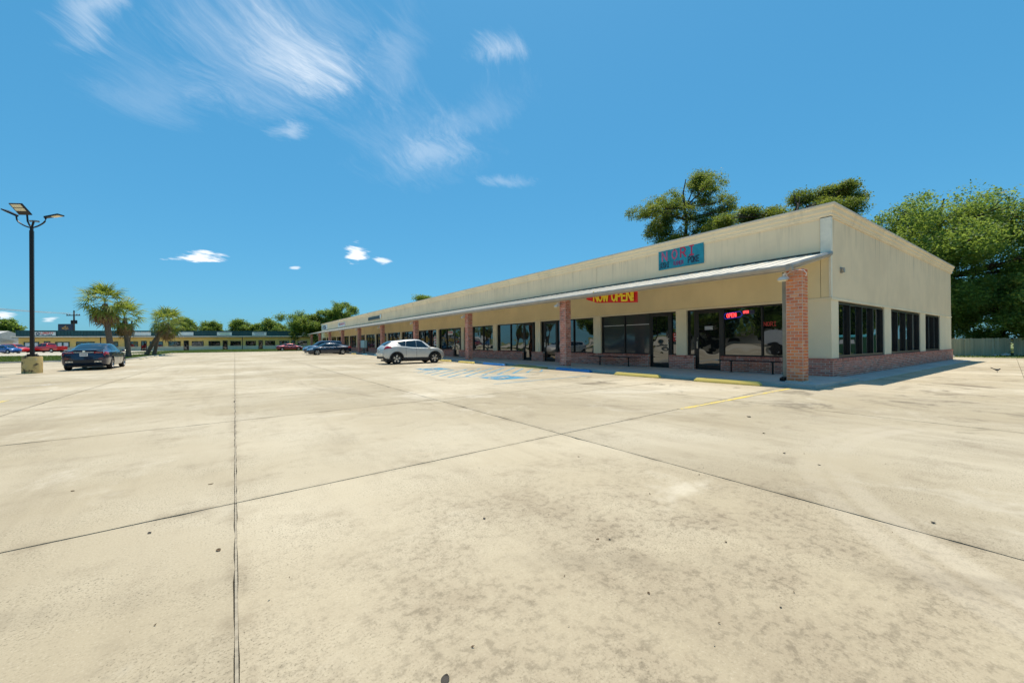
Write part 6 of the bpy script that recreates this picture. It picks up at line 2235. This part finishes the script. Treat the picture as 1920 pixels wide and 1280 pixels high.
# ================================================================== fence
fn = thing('wooden_fence', 'weathered grey picket privacy fence beside the lot', 'fence', (47, 4.4, 0))
fa = Vector((43.2, 6.64)); fdv = Vector((3.58, -2.16)).normalized(); fnv = Vector((-.517, -.856))
rf_ = random.Random(9)
pw = .145
PK = []
for j in range(5):
    b = MB(); w_ = pw - .008; h_ = 1.36 + .012 * (j - 2)
    b.add([(0, 0, 0), (w_, 0, 0), (w_, .018, 0), (0, .018, 0), (0, 0, h_ - .04), (w_, 0, h_ - .04), (w_, .018, h_ - .04), (0, .018, h_ - .04), (.03, 0, h_), (w_ - .03, 0, h_), (w_ - .03, .018, h_), (.03, .018, h_)],
          [(0, 1, 5, 4), (1, 2, 6, 5), (2, 3, 7, 6), (3, 0, 4, 7), (4, 5, 9, 8), (5, 6, 10, 9), (6, 7, 11, 10), (7, 4, 8, 11), (8, 9, 10, 11)])
    o = b.build('picket', 'fence_wood', None); PK.append(o.data); bpy.data.objects.remove(o)
gap0, gap1 = 6.28, 6.72
s_ = 0.0
ang = math.atan2(fdv.y, fdv.x)
while s_ < 16:
    if not (gap0 < s_ + pw / 2 < gap1):
        p = fa + fdv * s_
        o = bpy.data.objects.new('picket', PK[rf_.randrange(5)]); COL.objects.link(o); o.parent = fn
        o.location = (p.x - 47, p.y - 4.4, .01); o.rotation_euler = (rf_.uniform(-.012, .012), rf_.uniform(-.012, .012), ang + rf_.uniform(-.02, .02))
    s_ += pw
for z_ in (.35, 1.0):
    m_ = MB(); a_ = fa; b2 = fa + fdv * 16; n_ = -fnv * .03; n2 = -fnv * .08
    m_.hexa([(*(a_ + n_), z_), (*(b2 + n_), z_), (*(b2 + n2), z_), (*(a_ + n2), z_), (*(a_ + n_), z_ + .09), (*(b2 + n_), z_ + .09), (*(b2 + n2), z_ + .09), (*(a_ + n2), z_ + .09)])
    m_.build('rail', 'fence_wood', fn)
for q_ in (.2, 2.6, 5.0, 6.5, 9.2, 11.6, 14.0):
    p = fa + fdv * q_ - fnv * .14
    onebox('post', 'fence_wood', fn, p.x - .06, p.x + .06, p.y - .06, p.y + .06, 0, 1.34)

bn_ = thing('trash_cart', 'dark wheeled trash cart standing behind the end of the side wall', 'trash cart', (40.1, 5.72, 0))
m_ = MB(); x, y = 40.1, 5.72
m_.hexa([(x - .24, y - .26, .10), (x + .24, y - .26, .10), (x + .24, y + .26, .10), (x - .24, y + .26, .10), (x - .32, y - .33, 1.02), (x + .32, y - .33, 1.02), (x + .32, y + .33, 1.02), (x - .32, y + .33, 1.02)])
m_.build('bin', 'bin_dark', bn_)
m_ = MB(); m_.hexa([(x - .38, y - .42, 1.03), (x + .38, y - .42, 1.03), (x + .38, y + .36, 1.03), (x - .38, y + .36, 1.03), (x - .32, y - .38, 1.13), (x + .32, y - .38, 1.13), (x + .32, y + .32, 1.15), (x - .32, y + .32, 1.15)]); m_.build('lid', 'bin_dark', bn_)
for sd in (-1, 1):
    m_ = MB(); m_.lathe([(.0, -.03), (.12, -.03), (.12, .03), (0, .03)], 14, 'X', (x + sd * .26, y + .22, .12)); m_.build('wheel', 'rubber', bn_)

# rocks at the fence foot
rk_ = random.Random(5)
for i, (x, y, r0) in enumerate(((46.9, 3.9, .16), (47.7, 3.5, .24), (47.35, 3.62, .13), (43.9, 5.7, .12), (45.4, 4.9, .10))):
    b = MB()
    prof = [(0, -.2), (.7, -.1), (1.0, .25), (.75, .6), (.35, .75), (0, .78)]
    b.lathe([(a_ * r0, z_ * r0) for a_, z_ in prof], 9, 'Z')
    b.v = [(p[0] * rk_.uniform(.8, 1.2), p[1] * rk_.uniform(.8, 1.2), p[2] * rk_.uniform(.85, 1.15)) for p in b.v]
    o = b.build('rock', 'walk_concrete'); o.location = (x, y, .02)
    tag(o, 'pale rock lying in the grass at the fence foot', 'rock', 'rocks at the fence foot')

# ================================================================== bird
bd_ = thing('bird', 'small black long-tailed bird walking on the concrete drive', 'bird', (24.3, 2.0, 0), R(-35))
bd_.location = (0, 0, 0); bd_.rotation_euler = (0, 0, 0)
b = MB()
b.tube([(-.42, 0, .30), (-.34, 0, .27), (-.22, 0, .22), (-.14, 0, .19), (-.06, 0, .165), (.03, 0, .155), (.10, 0, .165), (.145, 0, .185), (.175, 0, .205), (.205, 0, .21), (.225, 0, .205), (.26, 0, .195)],
       [.020, .024, .020, .034, .052, .058, .048, .032, .032, .030, .014, .002], 10)
b.build('body', 'bird', bd_, smooth=True, world=False)
for sd in (-1, 1):
    m_ = MB(); m_.add([(.08, sd * .045, .19), (-.16, sd * .035, .205), (-.14, sd * .052, .165), (.04, sd * .060, .15), (.08, sd * .05, .192), (-.16, sd * .04, .208), (-.14, sd * .058, .166), (.04, sd * .066, .152)], [(0, 1, 2, 3), (4, 7, 6, 5), (0, 3, 7, 4), (1, 0, 4, 5), (2, 1, 5, 6), (3, 2, 6, 7)])
    m_.build('wing', 'bird', bd_, world=False)
    m_ = MB(); m_.tube([(.01, sd * .025, .11), (.02 + sd * .03, sd * .025, .05), (.0 + sd * .04, sd * .025, .004)], .005, 5); m_.tube([(-.02 + sd * .04, sd * .025, .005), (.04 + sd * .04, sd * .03, .004)], .004, 5); m_.build('leg', 'bird', bd_, world=False)
bd_.location = (24.3, 2.0, 0); bd_.rotation_euler = (0, 0, R(-30)); bd_.scale = (.64, .64, .64)

# ================================================================== litter on the concrete
lr = random.Random(21)
LM = []
for j in range(4):
    b = MB(); n = 7
    v = []
    for k in range(n + 1):
        u = k / n; w_ = .35 * math.sin(math.pi * min(1, u * 1.05)) ** .8 + .01
        v += [(u - .5, -w_, .10 * math.sin(u * 3 + j) + .05), (u - .5, 0, .02 + .06 * j * u * (1 - u)), (u - .5, w_, .12 * math.sin(u * 2.5 + j) + .05)]
    f = []
    for k in range(n):
        f += [(k * 3, k * 3 + 3, k * 3 + 4, k * 3 + 1), (k * 3 + 1, k * 3 + 4, k * 3 + 5, k * 3 + 2)]
    b.add(v, f)
    o = b.build('fallen_leaf', 'litter' if j % 2 else 'litter_dark', None); LM.append(o.data); bpy.data.objects.remove(o)
spots = [(1.51, 2.55, .045), (1.75, 1.30, .03), (.66, 1.42, .075), (1.96, 1.85, .04), (2.02, 1.80, .03), (-.09, 3.14, .06), (-.49, 3.71, .05), (-.19, 4.68, .07), (4.06, .63, .06), (2.6, 1.34, .03), (2.18, .86, .025), (-1.2, 5.2, .06), (5.2, 2.0, .07), (6.1, 2.6, .09), (5.0, 1.6, .05), (3.2, 3.3, .05), (7.2, 3.3, .12)]
for i, (x, y, s_) in enumerate(spots):
    o = bpy.data.objects.new('fallen_leaf', LM[i % 4]); COL.objects.link(o)
    o.location = (x, y, .003); o.rotation_euler = (0, 0, lr.uniform(0, 6.28)); o.scale = (s_ * .62,) * 3
    tag(o, 'small curled dry leaf lying on the bare concrete', 'leaf', 'dry leaves scattered on the concrete')
lt = []
rs = np.random.RandomState(3)
for i in range(130):
    d_ = rs.uniform(1.5, 16) ; a_ = R(rs.uniform(-15, 88)); x, y = d_ * math.sin(a_), d_ * math.cos(a_)
    s_ = rs.uniform(.003, .011); r0 = rs.uniform(0, 6.28)
    ex, ey = math.cos(r0) * s_, math.sin(r0) * s_
    lt.append([(x - ex, y - ey, .003), (x + ey * .5, y - ex * .5, .004), (x + ex, y + ey, .010), (x - ey * .5, y + ex * .5, .007)])
tag(link('litter', mesh_quads('litter', np.array(lt), 'litter')), 'fine crumbs of dirt and leaf scattered over the concrete', 'litter', kind='stuff')
